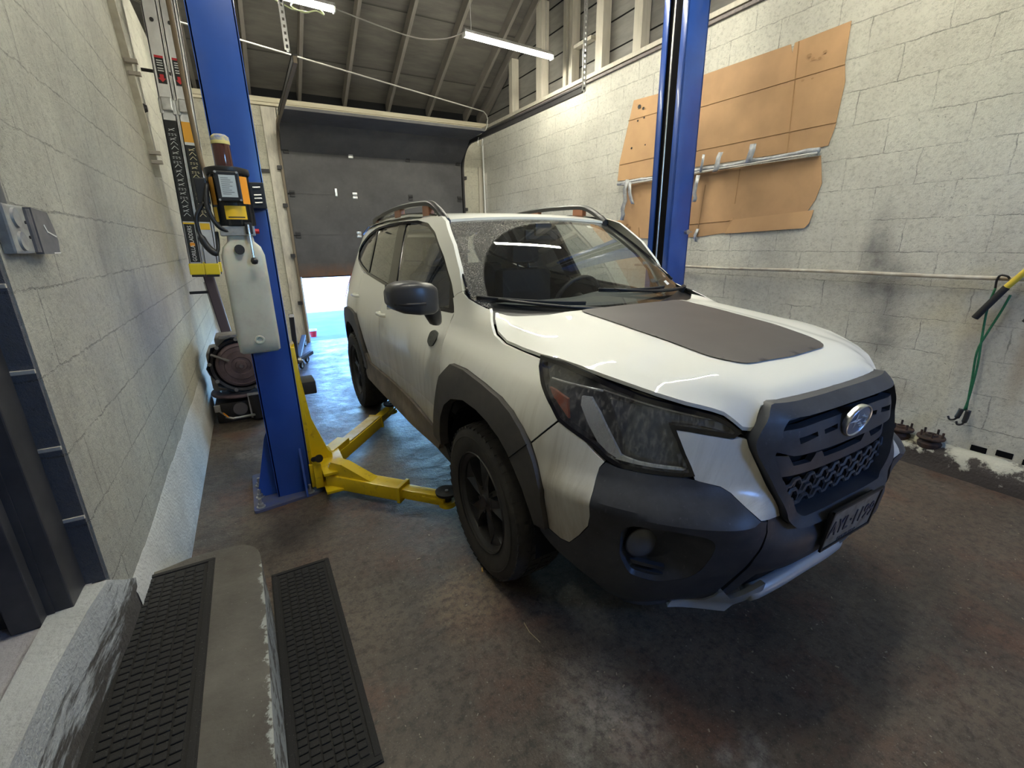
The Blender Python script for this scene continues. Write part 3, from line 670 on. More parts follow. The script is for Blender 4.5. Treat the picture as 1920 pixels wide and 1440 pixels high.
ARCH_O = [(-2.121, .476), (-1.971, .844), (-1.871, .925), (-1.726, .931), (-1.526, .916), (-1.386, .898), (-1.299, .869), (-1.233, .828), (-1.193, .785), (-1.159, .729), (-1.133, .676), (-1.118, .631), (-1.120, .603), (-1.113, .530), (-1.111, .471)]
def circ(c, r, a0, a1, n=18): return [(c[0]+r*cos(radians(a0+(a1-a0)*k/n)), c[1]+r*sin(radians(a0+(a1-a0)*k/n))) for k in range(n+1)]
ARCH_I = [(-2.015, .46), (-2.003, .523), (-1.955, .641), (-1.895, .722), (-1.805, .778), (-1.673, .811), (-1.545, .808), (-1.445, .790), (-1.357, .755), (-1.303, .715), (-1.258, .663), (-1.214, .601), (-1.180, .520), (-1.165, .469)]
RO = -4.235   # rear arch centre
RARCH_O = [(RO+.50, .47), (RO+.47, .60), (RO+.36, .82), (RO+.26, .905), (RO+.10, .925), (RO-.10, .925), (RO-.26, .90), (RO-.38, .82), (RO-.46, .62), (RO-.48, .47)]
RARCH_I = circ((RO, .40), .40, 8, 172, 22)
FOG = rnd([(-.824, .595), (-.788, .626), (-.676, .636), (-.586, .626), (-.552, .596), (-.545, .540), (-.563, .458), (-.600, .413), (-.697, .378), (-.798, .392), (-.832, .476)], .02, 2)
# dark inner shell that closes the gaps between the panels
inner = [(-1.165, .469), (-1.10, .40), (-.93, .36), (-.84, .32), (-.4, .30), (0, .30), (0, .92), (-.36, .93), (-.62, .93), (-.90, .97), (-1.28, 1.03), (-1.60, 1.04), (-2.10, 1.07), (-2.9, 1.12), (-4.1, 1.19), (-4.75, 1.15), (-5.3, 1.15), (-5.6, 1.15), (-5.6, .36), (-4.95, .36), (-4.72, .40)]+list(reversed([p for p in RARCH_I if p[1] > .45]))+[(-3.80, .40), (-2.6, .36), (-2.06, .40)]+ARCH_I[1:-1]
sp('body_shell', inner, M_GAP, holes=[shrink(FOG, -.02)], extra=-.036, h=.05, th=.0)
# underfloor and wheel housings
m = MB().box((CX-.72, CY+.45, .24), (CX+.72, CY+2.2, .30)).box((CX-.45, CY-.60, .28), (CX+.45, CY+.5, .36)).box((CX-.6, CY+2.2, .30), (CX+.6, CY+3.4, .40))
obj('underbody', m, M_GAP, car)
for b0 in (0, 2.65):
    for sx in (-1, 1):
        m = MB(); n = 22; v = []; f = []
        for k in range(n+1):
            a = radians(-8+196*k/n); v += [(CX+sx*.86, CY+b0+.42*cos(a), .38+.42*sin(a)), (CX+sx*.50, CY+b0+.42*cos(a), .38+.42*sin(a))]
        for k in range(n): f.append((2*k, 2*k+1, 2*k+3, 2*k+2))
        i0 = len(v); f.append(tuple(range(1, 2*n+3, 2))); m.add(v, f); obj('wheel_housing', m, M_GAP, car, fixn=False)
# front fender
fend = [(-2.110, 1.114), (-2.155, 1.192), (-2.116, 1.216), (-2.073, 1.231), (-2.046, 1.219), (-1.996, 1.202), (-1.948, 1.191), (-1.911, 1.182), (-1.869, 1.175), (-1.827, 1.171), (-1.779, 1.149), (-1.723, 1.120), (-1.655, 1.082), (-1.555, 1.062), (-1.423, 1.056), (-1.286, 1.050), (-1.266, 1.030), (-1.222, .998), (-1.180, .968), (-1.129, .925), (-1.094, .889), (-1.190, .790)]
fo = [(s, z+.002) for s, z in ARCH_O[:9]]; fend += list(reversed(fo[1:8]))+[(-2.072, .60), (-2.006, .688), (-2.008, .857), (-2.056, .959), (-2.112, 1.036), (-2.121, 1.083)]
fend = [p for p in fend]
sp('front_fender', fend, M_PAINT, h=.028)
# painted piece of the front bumper behind the wheel-arch flare
bsp = [(-1.089, .884), (-1.008, .856), (-.951, .812), (-.907, .787), (-.921, .768), (-.925, .736), (-.923, .701), (-.927, .612), (-.938, .563), (-.976, .505), (-1.021, .450), (-1.058, .450), (-1.107, .472), (-1.109, .530), (-1.116, .603), (-1.114, .631), (-1.129, .676), (-1.155, .729), (-1.186, .785)]
sp('bumper_side_panel', bsp, M_PAINT, h=.025)
# doors
fd = [(-2.117, 1.114), (-2.127, 1.083), (-2.119, 1.036), (-2.062, .959), (-2.014, .857), (-2.012, .70), (-2.05, .60), (-2.145, .525), (-2.311, .535), (-2.559, .550), (-2.908, .564), (-3.185, .560), (-3.175, .80), (-3.195, 1.02), (-3.20, 1.176), (-2.77, 1.143), (-2.35, 1.115)]
rd = [(-3.205, 1.176), (-3.20, 1.02), (-3.18, .80), (-3.190, .560), (-3.60, .552), (-3.70, .66), (-3.83, .82), (-3.965, .93), (-4.02, 1.02), (-4.05, 1.236), (-3.90, 1.226)]
FD = sp('front_door', fd, M_PAINT, h=.03); RD = sp('rear_door', rd, M_PAINT, h=.035)
qp = [(-4.055, 1.236), (-4.025, 1.02), (-3.97, .925)]+[(s, z+.002) for s, z in RARCH_O[3:8]]+[(-4.72, .62), (-5.35, .62), (-5.35, 1.02), (-4.9, 1.04), (-4.74, 1.05), (-4.74, 1.17), (-4.62, 1.335), (-4.50, 1.337), (-4.238, 1.283)]
sp('quarter_panel', qp, M_PAINT, h=.04)
# black trim line under the side windows, painted roof side and pillars
ring = [(-2.117, 1.114), (-2.158, 1.194), (-2.118, 1.219), (-2.073, 1.234), (-2.131, 1.334), (-2.251, 1.455), (-2.433, 1.579), (-2.55, 1.612), (-2.75, 1.640), (-3.05, 1.655), (-3.4, 1.660), (-3.8, 1.660), (-4.2, 1.648), (-4.5, 1.61), (-4.80, 1.52), (-4.86, 1.40), (-4.78, 1.17), (-4.72, 1.17), (-4.62, 1.337), (-4.50, 1.338), (-4.238, 1.284), (-3.90, 1.226), (-3.185, 1.174), (-2.77, 1.144), (-2.35, 1.116)]
sp('roof_side', ring, M_PAINT, holes=[shrink(DLO, -.004)], h=.028, th=.02)
tr_in = shrink(DLO, .014)
sp('window_trim', shrink(DLO, -.003), M_TRIM, holes=[tr_in], h=.02, th=.02, extra=-.004)
gl_f = [(-2.12, 1.12), (-2.35, 1.125), (-2.77, 1.152), (-3.02, 1.17), (-3.205, 1.612), (-2.972, 1.606), (-2.71, 1.577), (-2.534, 1.521), (-2.331, 1.392), (-2.195, 1.265)]
sp('front_door_glass', gl_f, M_SG, h=.05, th=0, extra=-.014)
gl_r = [(-3.215, 1.18), (-3.88, 1.235), (-3.97, 1.60), (-3.66, 1.612), (-3.37, 1.614)]
sp('rear_door_glass', gl_r, M_PG, h=.05, th=0, extra=-.014)
gl_q = [(-3.90, 1.238), (-4.238, 1.295), (-4.50, 1.35), (-4.61, 1.40), (-4.50, 1.47), (-4.30, 1.54), (-4.0, 1.59)]
sp('quarter_glass', gl_q, M_PG, h=.05, th=0, extra=-.014)
sp('door_pillar', [(-3.02, 1.16), (-3.215, 1.172), (-3.37, 1.618), (-3.205, 1.618)], M_TRIM, h=.04, th=.03, extra=-.008)
sp('quarter_pillar', [(-3.865, 1.225), (-3.905, 1.232), (-4.01, 1.60), (-3.955, 1.60)], M_TRIM, h=.04, th=.02, extra=-.008)
sp('mirror_corner_cover', [(-2.122, 1.122), (-2.19, 1.124), (-2.235, 1.30), (-2.195, 1.262)], M_TRIM, h=.03, th=.01, extra=-.009)
# cladding
def flare(sx):
    def f(s, z, o=0): return belt(s*sx, z, .020+o)
    return f
arch_poly = ARCH_O+list(reversed(ARCH_I))
def split_arch(sx): pass
sp('wheel_arch_flare', arch_poly, M_ARCH, h=.028, th=.045, fn=flare)
sp('wheel_arch_flare', RARCH_O+list(reversed([(RO+.40, .47)]+[p for p in RARCH_I if p[1] > .5]+[(RO-.39, .47)])), M_ARCH, h=.03, th=.045, fn=flare)
sill = [(-2.012, .50), (-2.05, .595), (-2.145, .520), (-2.311, .530), (-2.559, .545), (-2.908, .559), (-3.257, .553), (-3.60, .547), (-3.68, .62), (-3.76, .60), (-3.78, .44), (-3.72, .395), (-2.95, .385), (-2.60, .385), (-2.10, .40)]
sp('sill_cladding', sill, M_SILLC, h=.03, th=.03, fn=lambda sx: (lambda s, z, o=0: belt(s*sx, z, .014+o)))
sp('sill_underside', [(-2.05, .30), (-2.10, .40), (-3.72, .395), (-3.74, .30)], M_ARCH, h=.05, th=.02, extra=-.03)
# hood
def lin(tab, x):
    if x <= tab[0][0]: return tab[0][1]
    for (a, va), (b, vb) in zip(tab, tab[1:]):
        if x <= b: return va+(vb-va)*(x-a)/(b-a)
    return tab[-1][1]
def sm3(tab, x, h=.03): return (lin(tab, x-h)+2*lin(tab, x)+lin(tab, x+h))/4
ZC = [(-.93, .93), (-.905, .978), (-.88, 1.006), (-.84, 1.034), (-.73, 1.072), (-.5, 1.110), (-.2, 1.143), (.02, 1.163), (.35, 1.185)]
WB = [(-.93, .40), (-.90, .43), (-.845, .54), (-.65, .672), (-.45, .737), (-.28, .762), (-.05, .768), (.3, .775)]
def sstep(a, b, x): t = min(1, max(0, (x-a)/(b-a))); return t*t*(3-2*t)
HEDGE = [(-.630, .262, 1.152), (-.664, .238, 1.152), (-.702, .168, 1.135), (-.735, .082, 1.100), (-.747, -.02, 1.077), (-.747, -.15, 1.072), (-.738, -.27, 1.068), (-.722, -.355, 1.068), (-.702, -.445, 1.061), (-.677, -.545, 1.048), (-.640, -.625, 1.032), (-.600, -.700, 1.015), (-.548, -.765, .997), (-.488, -.812, .980), (-.458, -.835, .968), (-.438, -.856, .948), (-.420, -.876, .926), (-.398, -.886, .922), (-.385, -.892, .926), (-.372, -.886, .955), (-.356, -.882, .985), (-.30, -.893, .992), (-.2, -.902, .993), (-.1, -.907, .993), (0, -.909, .993)]
def hoodbase(a, b):
    a = abs(a); be = b-.10*a*a
    return sm3(ZC, be, .015)-.045*(a/.76)**2-.009*sstep(.36, .47, a)
_he = []
for (p0, p1) in zip(HEDGE, HEDGE[1:]):
    for k in range(6): t = k/6; q = tuple(p0[i]+(p1[i]-p0[i])*t for i in range(3)); _he.append((q[0], q[1], q[2]-hoodbase(q[0], q[1])))
def hoodz(a, b):
    a = -abs(a); best = 9; w0 = 0; wz = 0
    for q in _he:
        d = (q[0]-a)**2+(q[1]-b)**2
        if d < best: best = d
        w = 1/(d+2e-5)**2; w0 += w; wz += w*q[2]
    z = hoodbase(a, b)
    return z+(wz/w0)*exp(-best/.0026)
def hood(u, v, o=0): return (CX+u, CY+v, hoodz(u, v)+o)
hl_ = [(a, b) for a, b, z in HEDGE[1:21]]
fr_ = [(a, b) for a, b, z in HEDGE[21:24]]
bk_ = [(0, .010), (-.12, .014), (-.25, .032), (-.36, .060), (-.46, .100), (-.55, .152), (-.62, .205)]
half = bk_+hl_+fr_+[(0, -.909)]
hp = half+[(-a, b) for a, b in reversed(half[1:-1])]
obj('hood', panel_mb(hp, hood, (), .028, .012, ref=(CX, CY-.4, .5)), M_PAINT, car, smooth=40, fixn=False)
dec = [(-.322, .018), (-.318, -.30), (-.300, -.55), (-.275, -.70), (-.20, -.765), (0, -.785)]; dec = dec+[(-a, b) for a, b in reversed(dec[:-1])]+[(.2, .001+.02), (0, -.012), (-.2, .02)]
dec = [(-.335, .048), (-.332, -.25), (-.322, -.50), (-.305, -.66), (-.25, -.745), (0, -.765), (.25, -.745), (.305, -.66), (.322, -.50), (.332, -.25), (.335, .048), (.2, .022), (0, .012), (-.2, .022)]
obj('hood_decal', panel_mb(rnd(dec, .05, 3), lambda u, v, o=0: hood(u, v, o+.0042), (), .03, .0, ref=(CX, CY-.4, .5)), M_DECAL, car, smooth=True, fixn=False)
# windscreen, cowl
def wsf(u, v, o=0):
    "u -1..1 across, v 0 bottom..1 top"
    a = (.715+(.592-.715)*v)*u; b0 = .125+.245*u*u; b1 = .955+.035*u*u; z0 = 1.125+.048*u*u; z1 = 1.605-.018*u*u
    b = b0+(b1-b0)*v; z = z0+(z1-z0)*v+.035*sin(pi*v)*(1-.3*u*u)
    return (CX+a, CY+b-o*.5, z+o*.86)
ws = [(-.99, .0), (0, 0), (.99, .0), (1, .05), (1, .95), (.98, 1), (0, 1), (-.98, 1), (-1, .95), (-1, .05)]
def grid_mb(fn, u0, u1, v0, v1, nu, nv, th=0):
    m = MB(); v = [fn(u0+(u1-u0)*i/nu, v0+(v1-v0)*j/nv) for i in range(nu+1) for j in range(nv+1)]
    f = [(i*(nv+1)+j, (i+1)*(nv+1)+j, (i+1)*(nv+1)+j+1, i*(nv+1)+j+1) for i in range(nu) for j in range(nv)]
    return m.add(v, f)
wso = obj('windscreen', grid_mb(wsf, -1, 1, 0, 1, 40, 24), M_WS, car, smooth=True, fixn=False)
fr = MB()
for u0, u1, v0, v1 in ((-1, -.945, 0, 1), (.945, 1, 0, 1), (-.945, .945, 0, .045), (-.945, .945, .965, 1)): 
    g = grid_mb(lambda u, v: wsf(u, v, -.003), u0, u1, v0, v1, 24, 14); fr.add(g.v, g.f)
obj('windscreen_frit', fr, M_TRIM, wso, smooth=True, fixn=False)
# seal down the pillar
for sx in (-1, 1): obj('pillar_seal', MB().tube([wsf(sx*1.008, .10+.9*v, .002) for v in [k/14 for k in range(15)]], .0065, 8), M_TRIM, car, smooth=True)
def cowl(u, v, o=0):
    a = u*.715; bw = .125+.245*u*u; zw = 1.125+.048*u*u; bh = .012+.20*abs(u)**1.8; zh = hoodz(u*.70, bh)-.030
    return (CX+a, CY+bh-.03+(bw-bh+.035)*v, zh+(zw-zh)*v+o)
obj('cowl', grid_mb(cowl, -1, 1, 0, 1, 30, 6), M_BLACK, car, smooth=True, fixn=False)
for sx in (-1, 1): obj('fender_seal', MB().tube([tuple(Vector(belt(q*-sx, z-.004, -.004))+Vector((-sx*.006, 0, 0))) for q, z in ((-2.06, 1.238), (-2.046, 1.219), (-1.996, 1.202), (-1.948, 1.191), (-1.911, 1.182), (-1.869, 1.175), (-1.830, 1.171))], .008, 8), M_TRIM, car, smooth=True)
# corner of black trim where cowl, hood and far fender meet
def wiper(name, piv, tip, w=.012):
    P = [wsf(piv[0]+(tip[0]-piv[0])*t, piv[1]+(tip[1]-piv[1])*t, .035-.015*t) for t in [k/10 for k in range(11)]]
    r = obj(name, MB().tube(P, [.010]*5+[.007]*6, 8), M_BLACK, car, smooth=True)
    a = tip[0]-piv[0]
    Bp = [wsf(piv[0]+a*(.30+.85*t), .030+(tip[1]-.03)*(.35+.65*t)+.012, .018) for t in [k/12 for k in range(13)]]
    q = MB(); q.tube(Bp, .007, 6); q.tube([(x, y, z-.011) for x, y, z in Bp], .004, 6)
    obj('wiper_blade', q, M_RUB, r, smooth=True)
    obj('wiper_pivot', MB().cyl(wsf(piv[0], piv[1], -.01), wsf(piv[0], piv[1], .045), .018, .014), M_BLACK, r, smooth=40)
wiper('wiper_arm', (-.02, -.04), (-.85, .045)); wiper('wiper_arm', (.93, -.02), (.05, .13))
tg = MB(); 
tg.add([wsf(.80, .085, .002), wsf(.86, .085, .002), wsf(.86, .125, .002), wsf(.80, .125, .002)], [(0, 1, 2, 3)]); obj('windscreen_sticker', tg, M_WHITE, wso, fixn=False)
tg = MB(); tg.add([wsf(.60, .86, -.002), wsf(.68, .86, -.002), wsf(.665, .90, -.002), wsf(.61, .90, -.002)], [(0, 1, 2, 3)]); obj('toll_tag', tg, M_WHITE, wso, fixn=False)
# roof
RC = [(.90, 1.600), (.96, 1.617), (1.1, 1.642), (1.35, 1.658), (1.7, 1.670), (2.2, 1.676), (2.7, 1.662), (3.05, 1.628), (3.3, 1.56)]
def roofh(a, b):
    w_ = lin([(.9, .60), (1.2, .60), (1.6, .60), (3.0, .58), (3.3, .54)], b); r = abs(a)/w_
    ze = lin([(.9, 1.575), (.98, 1.595), (1.1, 1.618), (1.3, 1.640), (1.6, 1.656), (2.2, 1.658), (2.7, 1.642), (3.0, 1.60), (3.3, 1.50)], b); zc = sm3(RC, b, .06)
    return zc+(ze-zc)*min(1.15, r)**2.4
rp = [(-.600, .965), (-.3, .952), (0, .948), (.3, .952), (.600, .965), (.605, 1.3), (.605, 2.0), (.595, 2.8), (.56, 3.15), (.4, 3.25), (-.4, 3.25), (-.56, 3.15), (-.595, 2.8), (-.605, 2.0), (-.605, 1.3)]
obj('roof', panel_mb(rnd(rp, .02, 2), lambda u, v, o=0: (CX+u, CY+v, roofh(u, v)+o), (), .05, .015, ref=(CX, CY+2, 1)), M_PAINT, car, smooth=40, fixn=False)
for sx in (-1, 1):
    P = [(.955, 1.580), (1.02, 1.622), (1.08, 1.655), (1.18, 1.692), (1.30, 1.706), (1.6, 1.716), (1.9, 1.714), (2.2, 1.700), (2.45, 1.678), (2.62, 1.655)]
    pts = [crom([(b, z) for b, z in P], t/4) for t in range(4*(len(P)-1)+1)]
    m = MB(); v = []; f = []
    for i, (b, z) in enumerate(pts):
        w_ = .022; t_ = .016 if 3 < i < len(pts)-4 else .022
        for dx, dz in ((-w_, -t_), (-w_*1.05, t_*.4), (-w_*.5, t_), (w_*.5, t_), (w_*1.05, t_*.4), (w_, -t_)): v.append((CX+sx*.590+dx, CY+b, z+dz))
    for i in range(len(pts)-1):
        for j in range(6): f.append((i*6+j, i*6+(j+1) % 6, (i+1)*6+(j+1) % 6, (i+1)*6+j))
    f += [tuple(range(6)), tuple(range(len(v)-1, len(v)-7, -1))]; m.add(v, f)
    rail = obj('roof_rail', m, M_BLACK, car, smooth=45)
    M_COP = bpy.data.materials.get('copper_anchor') or simple('copper_anchor', (.34, .15, .085), .4, .2)
    for b0, b1 in ((1.20, 1.32), (1.80, 1.95), (2.46, 2.60)):
        z0 = roofh(.58, (b0+b1)/2)-.01; z1 = lin(P, (b0+b1)/2)-.010
        obj('rail_anchor', MB().box((CX+sx*.590-.018, CY+b0, z0), (CX+sx*.590+.018, CY+b1, z1), bev=.006), M_COP, rail)
    # black strip running from the rail foot to the windscreen corner
    obj('roof_ditch_moulding', MB().tube([(CX+sx*(.598), CY+b, roofh(.598, b)+.003) for b in (.955, 1.0, 1.1, 1.3, 1.7, 2.2, 2.8, 3.1)], .008, 6), M_TRIM, car, smooth=True)
# rear: tailgate, glass, lamps, bumper (only glimpsed)
tgp = [(-.60, .62), (.60, .62), (.66, 1.10), (.60, 1.30), (.56, 1.55), (.40, 1.60), (-.40, 1.60), (-.56, 1.55), (-.60, 1.30), (-.66, 1.10)]
def tgf(u, v, o=0): return (CX+u, CY+3.64-.10*(abs(u)/.6)**3-(.0 if v < 1.1 else (v-1.1)*.75)+o, v)
obj('tailgate', panel_mb(tgp, tgf, ([(-.50, 1.15), (.50, 1.15), (.46, 1.52), (-.46, 1.52)],), .06, .02, ref=CREF), M_PAINT, car, smooth=40, fixn=False)
obj('rear_window', panel_mb([(-.51, 1.14), (.51, 1.14), (.47, 1.53), (-.47, 1.53)], lambda u, v, o=0: tgf(u, v, o-.01), (), .1, 0, ref=CREF), M_PG, car, smooth=True, fixn=False)
sp('tail_lamp', [(-4.745, .97), (-4.735, 1.165), (-4.80, 1.20), (-5.2, 1.14), (-5.2, 1.0), (-4.9, 1.0)], M_TAIL, h=.04, th=.03, extra=.006)
sp('rear_bumper', [(-4.70, .40), (-4.72, .615), (-5.0, .62), (-5.37, .62), (-5.37, .36), (-4.9, .36)], M_CLAD, h=.06, th=.03, extra=.016)
# headlights
HL = [(-1.282, 1.061), (-1.162, 1.057), (-1.030, 1.039), (-.910, 1.015), (-.809, .995), (-.709, .982), (-.617, .967), (-.548, .953), (-.494, .931), (-.467, .907), (-.485, .896), (-.571, .908), (-.639, .916), (-.691, .919), (-.671, .886), (-.650, .843), (-.630, .808), (-.619, .784), (-.652, .780), (-.736, .782), (-.801, .783), (-.859, .785), (-.907, .801), (-.938, .821), (-.968, .837), (-1.020, .859), (-1.056, .875), (-1.089, .891), (-1.126, .928), (-1.177, .970), (-1.218, 1.001), (-1.264, 1.035)]
HLx = shrink(HL, -.004)
for sx in (1, -1):
    hl = obj('headlight', panel_mb(HLx, Bo(sx, -.030), (), .025, .05, ref=CREF), M_HLIN, car, smooth=40, fixn=False)
    obj('headlight_lens', panel_mb(HL, Bo(sx, .0), (), .025, .0, ref=CREF), M_LENS, hl, smooth=True, fixn=False)
    obj('headlight_rim', panel_mb(HLx, Bo(sx, .001), (shrink(HL, .008),), .02, .03, ref=CREF), M_TRIM, hl, smooth=40, fixn=False)
    refl = [(-1.035, .972), (-1.000, .972), (-.955, .930), (-.905, .868), (-.860, .812), (-.820, .800), (-.860, .796), (-.905, .812), (-.945, .838), (-.985, .885), (-1.030, .945)]
    obj('headlight_reflector', panel_mb(refl, Bo(sx, -.014), (), .02, .012, ref=CREF), M_HLW, hl, smooth=40, fixn=False)
    cg = [(-.875, .800), (-.80, .796), (-.735, .794), (-.650, .792), (-.640, .797), (-.735, .801), (-.80, .804), (-.85, .812)]
    obj('daytime_light', panel_mb(cg, Bo(sx, -.008), (), .02, .01, ref=CREF), M_HLG, hl, smooth=40, fixn=False)
    obj('turn_reflector', panel_mb([(-1.215, .985), (-1.150, .975), (-1.085, .955), (-1.065, .895), (-1.090, .915), (-1.130, .945)], Bo(sx, -.018), (), .02, .01, ref=CREF), M_AMB, hl, smooth=40, fixn=False)
    obj('projector_bezel', panel_mb([(-.93, .975), (-.75, .965), (-.62, .945), (-.52, .93), (-.50, .905), (-.66, .935), (-.70, .935), (-.68, .90), (-.64, .81), (-.80, .815), (-.84, .83)], Bo(sx, -.020), (), .02, .01, ref=CREF), (bpy.data.materials.get('headlight_bezel') or simple('headlight_bezel', (.085, .10, .13), .22, .3)), hl, smooth=40, fixn=False)
    for zz, w_ in ((.985, .004), (.955, .003)):
        cs = [(-1.18+t*.22, zz+.022-.010*t) for t in [q/8 for q in range(9)]] if zz > .97 else [(-.96+t*.40, 1.000-.055*t) for t in [q/10 for q in range(11)]]
        obj('chrome_strip', MB().tube([belt(s*sx, z, -.012) for s, z in cs], w_, 6), M_HLW, hl, smooth=True)
    # dark seal between hood and headlight
    obj('headlight_seal', panel_mb([(-1.285, 1.060), (-1.162, 1.056), (-1.030, 1.038), (-.910, 1.014), (-.809, .994), (-.709, .981), (-.617, .966), (-.548, .952), (-.494, .930), (-.465, .905), (-.435, .895), (-.415, .93), (-.50, .972), (-.60, .994), (-.80, 1.026), (-.95, 1.044), (-1.10, 1.060), (-1.28, 1.062)], Bo(sx, -.016), (), .03, .0, ref=CREF), M_TRIM, hl, smooth=True, fixn=False)
# painted wedge between headlight and grille
WEDGE = [(-.680, .913), (-.639, .909), (-.571, .900), (-.491, .888), (-.466, .893), (-.442, .889), (-.434, .862), (-.386, .764), (-.318, .642), (-.316, .637), (-.430, .668), (-.466, .702), (-.498, .733), (-.531, .751), (-.600, .766), (-.613, .770), (-.625, .800), (-.645, .840)]
sp('bumper_wedge_panel', WEDGE, M_PAINT, h=.02)
# front bumper cladding
BC = [(-.903, .785), (-.859, .779), (-.801, .777), (-.736, .776), (-.652, .774), (-.613, .768), (-.531, .749), (-.498, .731), (-.466, .700), (-.432, .666), (-.398, .652), (-.392, .612), (-.414, .519), (-.455, .330), (-.40, .262), (-.45, .205), (-.588, .188), (-.72, .182), (-.832, .190), (-.895, .225), (-.944, .288), (-1.019, .342), (-1.099, .391), (-1.168, .446), (-1.160, .475), (-1.111, .469), (-1.060, .447), (-1.021, .447), (-.974, .503), (-.936, .561), (-.925, .612), (-.921, .701), (-.923, .736), (-.919, .768)]
sp('front_bumper_corner', BC, M_CLAD, holes=[FOG], h=.019, th=.02, smooth=28)
for sx in (1, -1):
    # fog lamp pocket
    m = MB(); fo_ = dens(FOG, .02); fi = [(-.70+(s+.70)*.62-.035, .505+(z-.505)*.62) for s, z in fo_]; n = len(fo_); b_ = B(sx)
    v = [b_(s, z, -.002) for s, z in fo_]+[b_(s, z, -.075) for s, z in fi]; c_ = b_(-.73, .505, -.080); v.append(c_)
    f = [(i, (i+1) % n, n+(i+1) % n, n+i) for i in range(n)]+[(n+i, n+(i+1) % n, 2*n) for i in range(n)]
    pk = obj('fog_lamp_pocket', m.add(v, f), M_CLAD, car, smooth=35, fixn=False)
    fd_ = Vector((-sx*.35, -.93, .05)).normalized(); p1 = Vector(b_(-.765, .515, -.048)); p0 = p1-fd_*.05
    fl_ = obj('fog_lamp', MB().cyl(p0, p1, .056, .054, 28), M_BLACK, pk, smooth=40)
    obj('fog_lamp_lens', MB().lathe([(0, .010), (.025, .008), (.048, .002), (.050, 0)], p1, fd_, 28), bpy.data.materials.get('fog_lens') or simple('fog_lens', (.085, .09, .10), .25), pk, smooth=True)
    for z0 in (.452, .415): obj('pocket_blade', panel_mb([(-.80, z0), (-.68, z0-.012), (-.68, z0-.026), (-.79, z0-.020)], Bo(sx, -.020), (), .02, .02, ref=CREF), M_CLAD, pk, smooth=40, fixn=False)
# centre section of the bumper, under the grille
CB = [(-.388, .652), (-.316, .634), (-.285, .606), (-.238, .600), (0, .600)]
CBl = [(0, .445), (-.30, .440), (-.36, .420), (-.395, .300), (-.43, .318), (-.402, .515), (-.380, .608)]
CBp = CB+CBl; CBp = CBp+[]; full = CB+[(-s, z) for s, z in reversed(CB[:-1])]+[(-s, z) for s, z in reversed(CBl[1:])]+[(0, .445)]+CBl[1:]
obj('front_bumper_centre', panel_mb(full, Bo(1, -.004), (), .022, .03, ref=CREF), M_CLAD, car, smooth=28, fixn=False)
obj('lower_intake', panel_mb([(-.40, .30), (-.36, .45), (.36, .45), (.40, .30), (.30, .26), (-.30, .26)], Bo(1, -.055), (), .05, 0, ref=CREF), M_VOID, car, smooth=True, fixn=False)
# silver skid trim
sk1 = [(-.620, .172), (-.605, .205), (-.470, .225), (-.455, .322), (-.440, .330), (-.375, .262), (-.297, .361), (-.288, .345), (-.262, .300), (-.317, .195), (-.345, .165), (-.50, .160)]
sp('skid_trim_corner', sk1, M_SILVER, h=.02, th=.02, extra=.008)
sb = MB(); sb.tube([belt(s, .272+.012*cos(s*4), -.012) for s in [-.30+.6*k/16 for k in range(17)]], .030, 12); obj('skid_trim_bar', sb, M_SILVER, car, smooth=True)
# grille
G = lambda s, z, o=0: belt(s, z, o)
gout = [(-.366, .994), (-.418, .921), (-.436, .890), (-.428, .855), (-.376, .760), (-.312, .634), (-.283, .606), (-.236, .600)]
gfull = gout+[(-s, z) for s, z in reversed(gout)]
gin = [(-.325, .958), (-.350, .930), (-.362, .884), (-.380, .846), (-.338, .750), (-.268, .648), (-.240, .628)]
ginf = gin+[(-s, z) for s, z in reversed(gin)]
grl = obj('grille', panel_mb(rnd(gfull, .015, 2), Bo(1, .030), (rnd(ginf, .012, 2),), .02, .075, ref=CREF), M_CLAD, car, smooth=35, fixn=False)
obj('grille_backing', panel_mb(gfull, Bo(1, -.055), (), .05, 0, ref=CREF), M_VOID, grl, fixn=False)
def gp(name, poly, o, th=.02, mat=None, both=False, holes=(), h=.02):
    for q in ((1, -1) if both else (1,)):
        obj(name, panel_mb([(s*q, z) for s, z in poly], Bo(1, o), [[(s*q, z) for s, z in hh] for hh in holes], h, th, ref=CREF), mat or M_CLAD, grl, smooth=35, fixn=False)
# winged centre bar with slots, upper row of louvres, chevron bar, honeycomb
gp('centre_bar', [(-.385, .905), (-.330, .918), (-.18, .925), (0, .927), (.18, .925), (.330, .918), (.385, .905), (.385, .862), (.30, .838), (.12, .832), (0, .83), (-.12, .832), (-.30, .838), (-.385, .862)], .014, .03,
   holes=[[(-.285, .892), (-.20, .898), (-.195, .882), (-.278, .872)], [(-.165, .897), (-.09, .902), (-.09, .885), (-.16, .882)], [(.285, .892), (.20, .898), (.195, .882), (.278, .872)], [(.165, .897), (.09, .902), (.09, .885), (.16, .882)]])
for k in range(3):
    c_ = -.245+k*.095; gp('louvre', rnd([(c_-.045, .934), (c_+.042, .940), (c_+.038, .950), (c_-.040, .945)], .005, 2), -.012, .02, both=True)
gp('chevron_bar', [(-.375, .835), (-.300, .832), (-.275, .795), (-.19, .790), (-.165, .815), (-.135, .815), (-.115, .790), (0, .785), (.115, .790), (.135, .815), (.165, .815), (.19, .790), (.275, .795), (.300, .832), (.375, .835), (.345, .765), (.20, .757), (0, .752), (-.20, .757), (-.345, .765)], -.004, .02)
hx = MB()
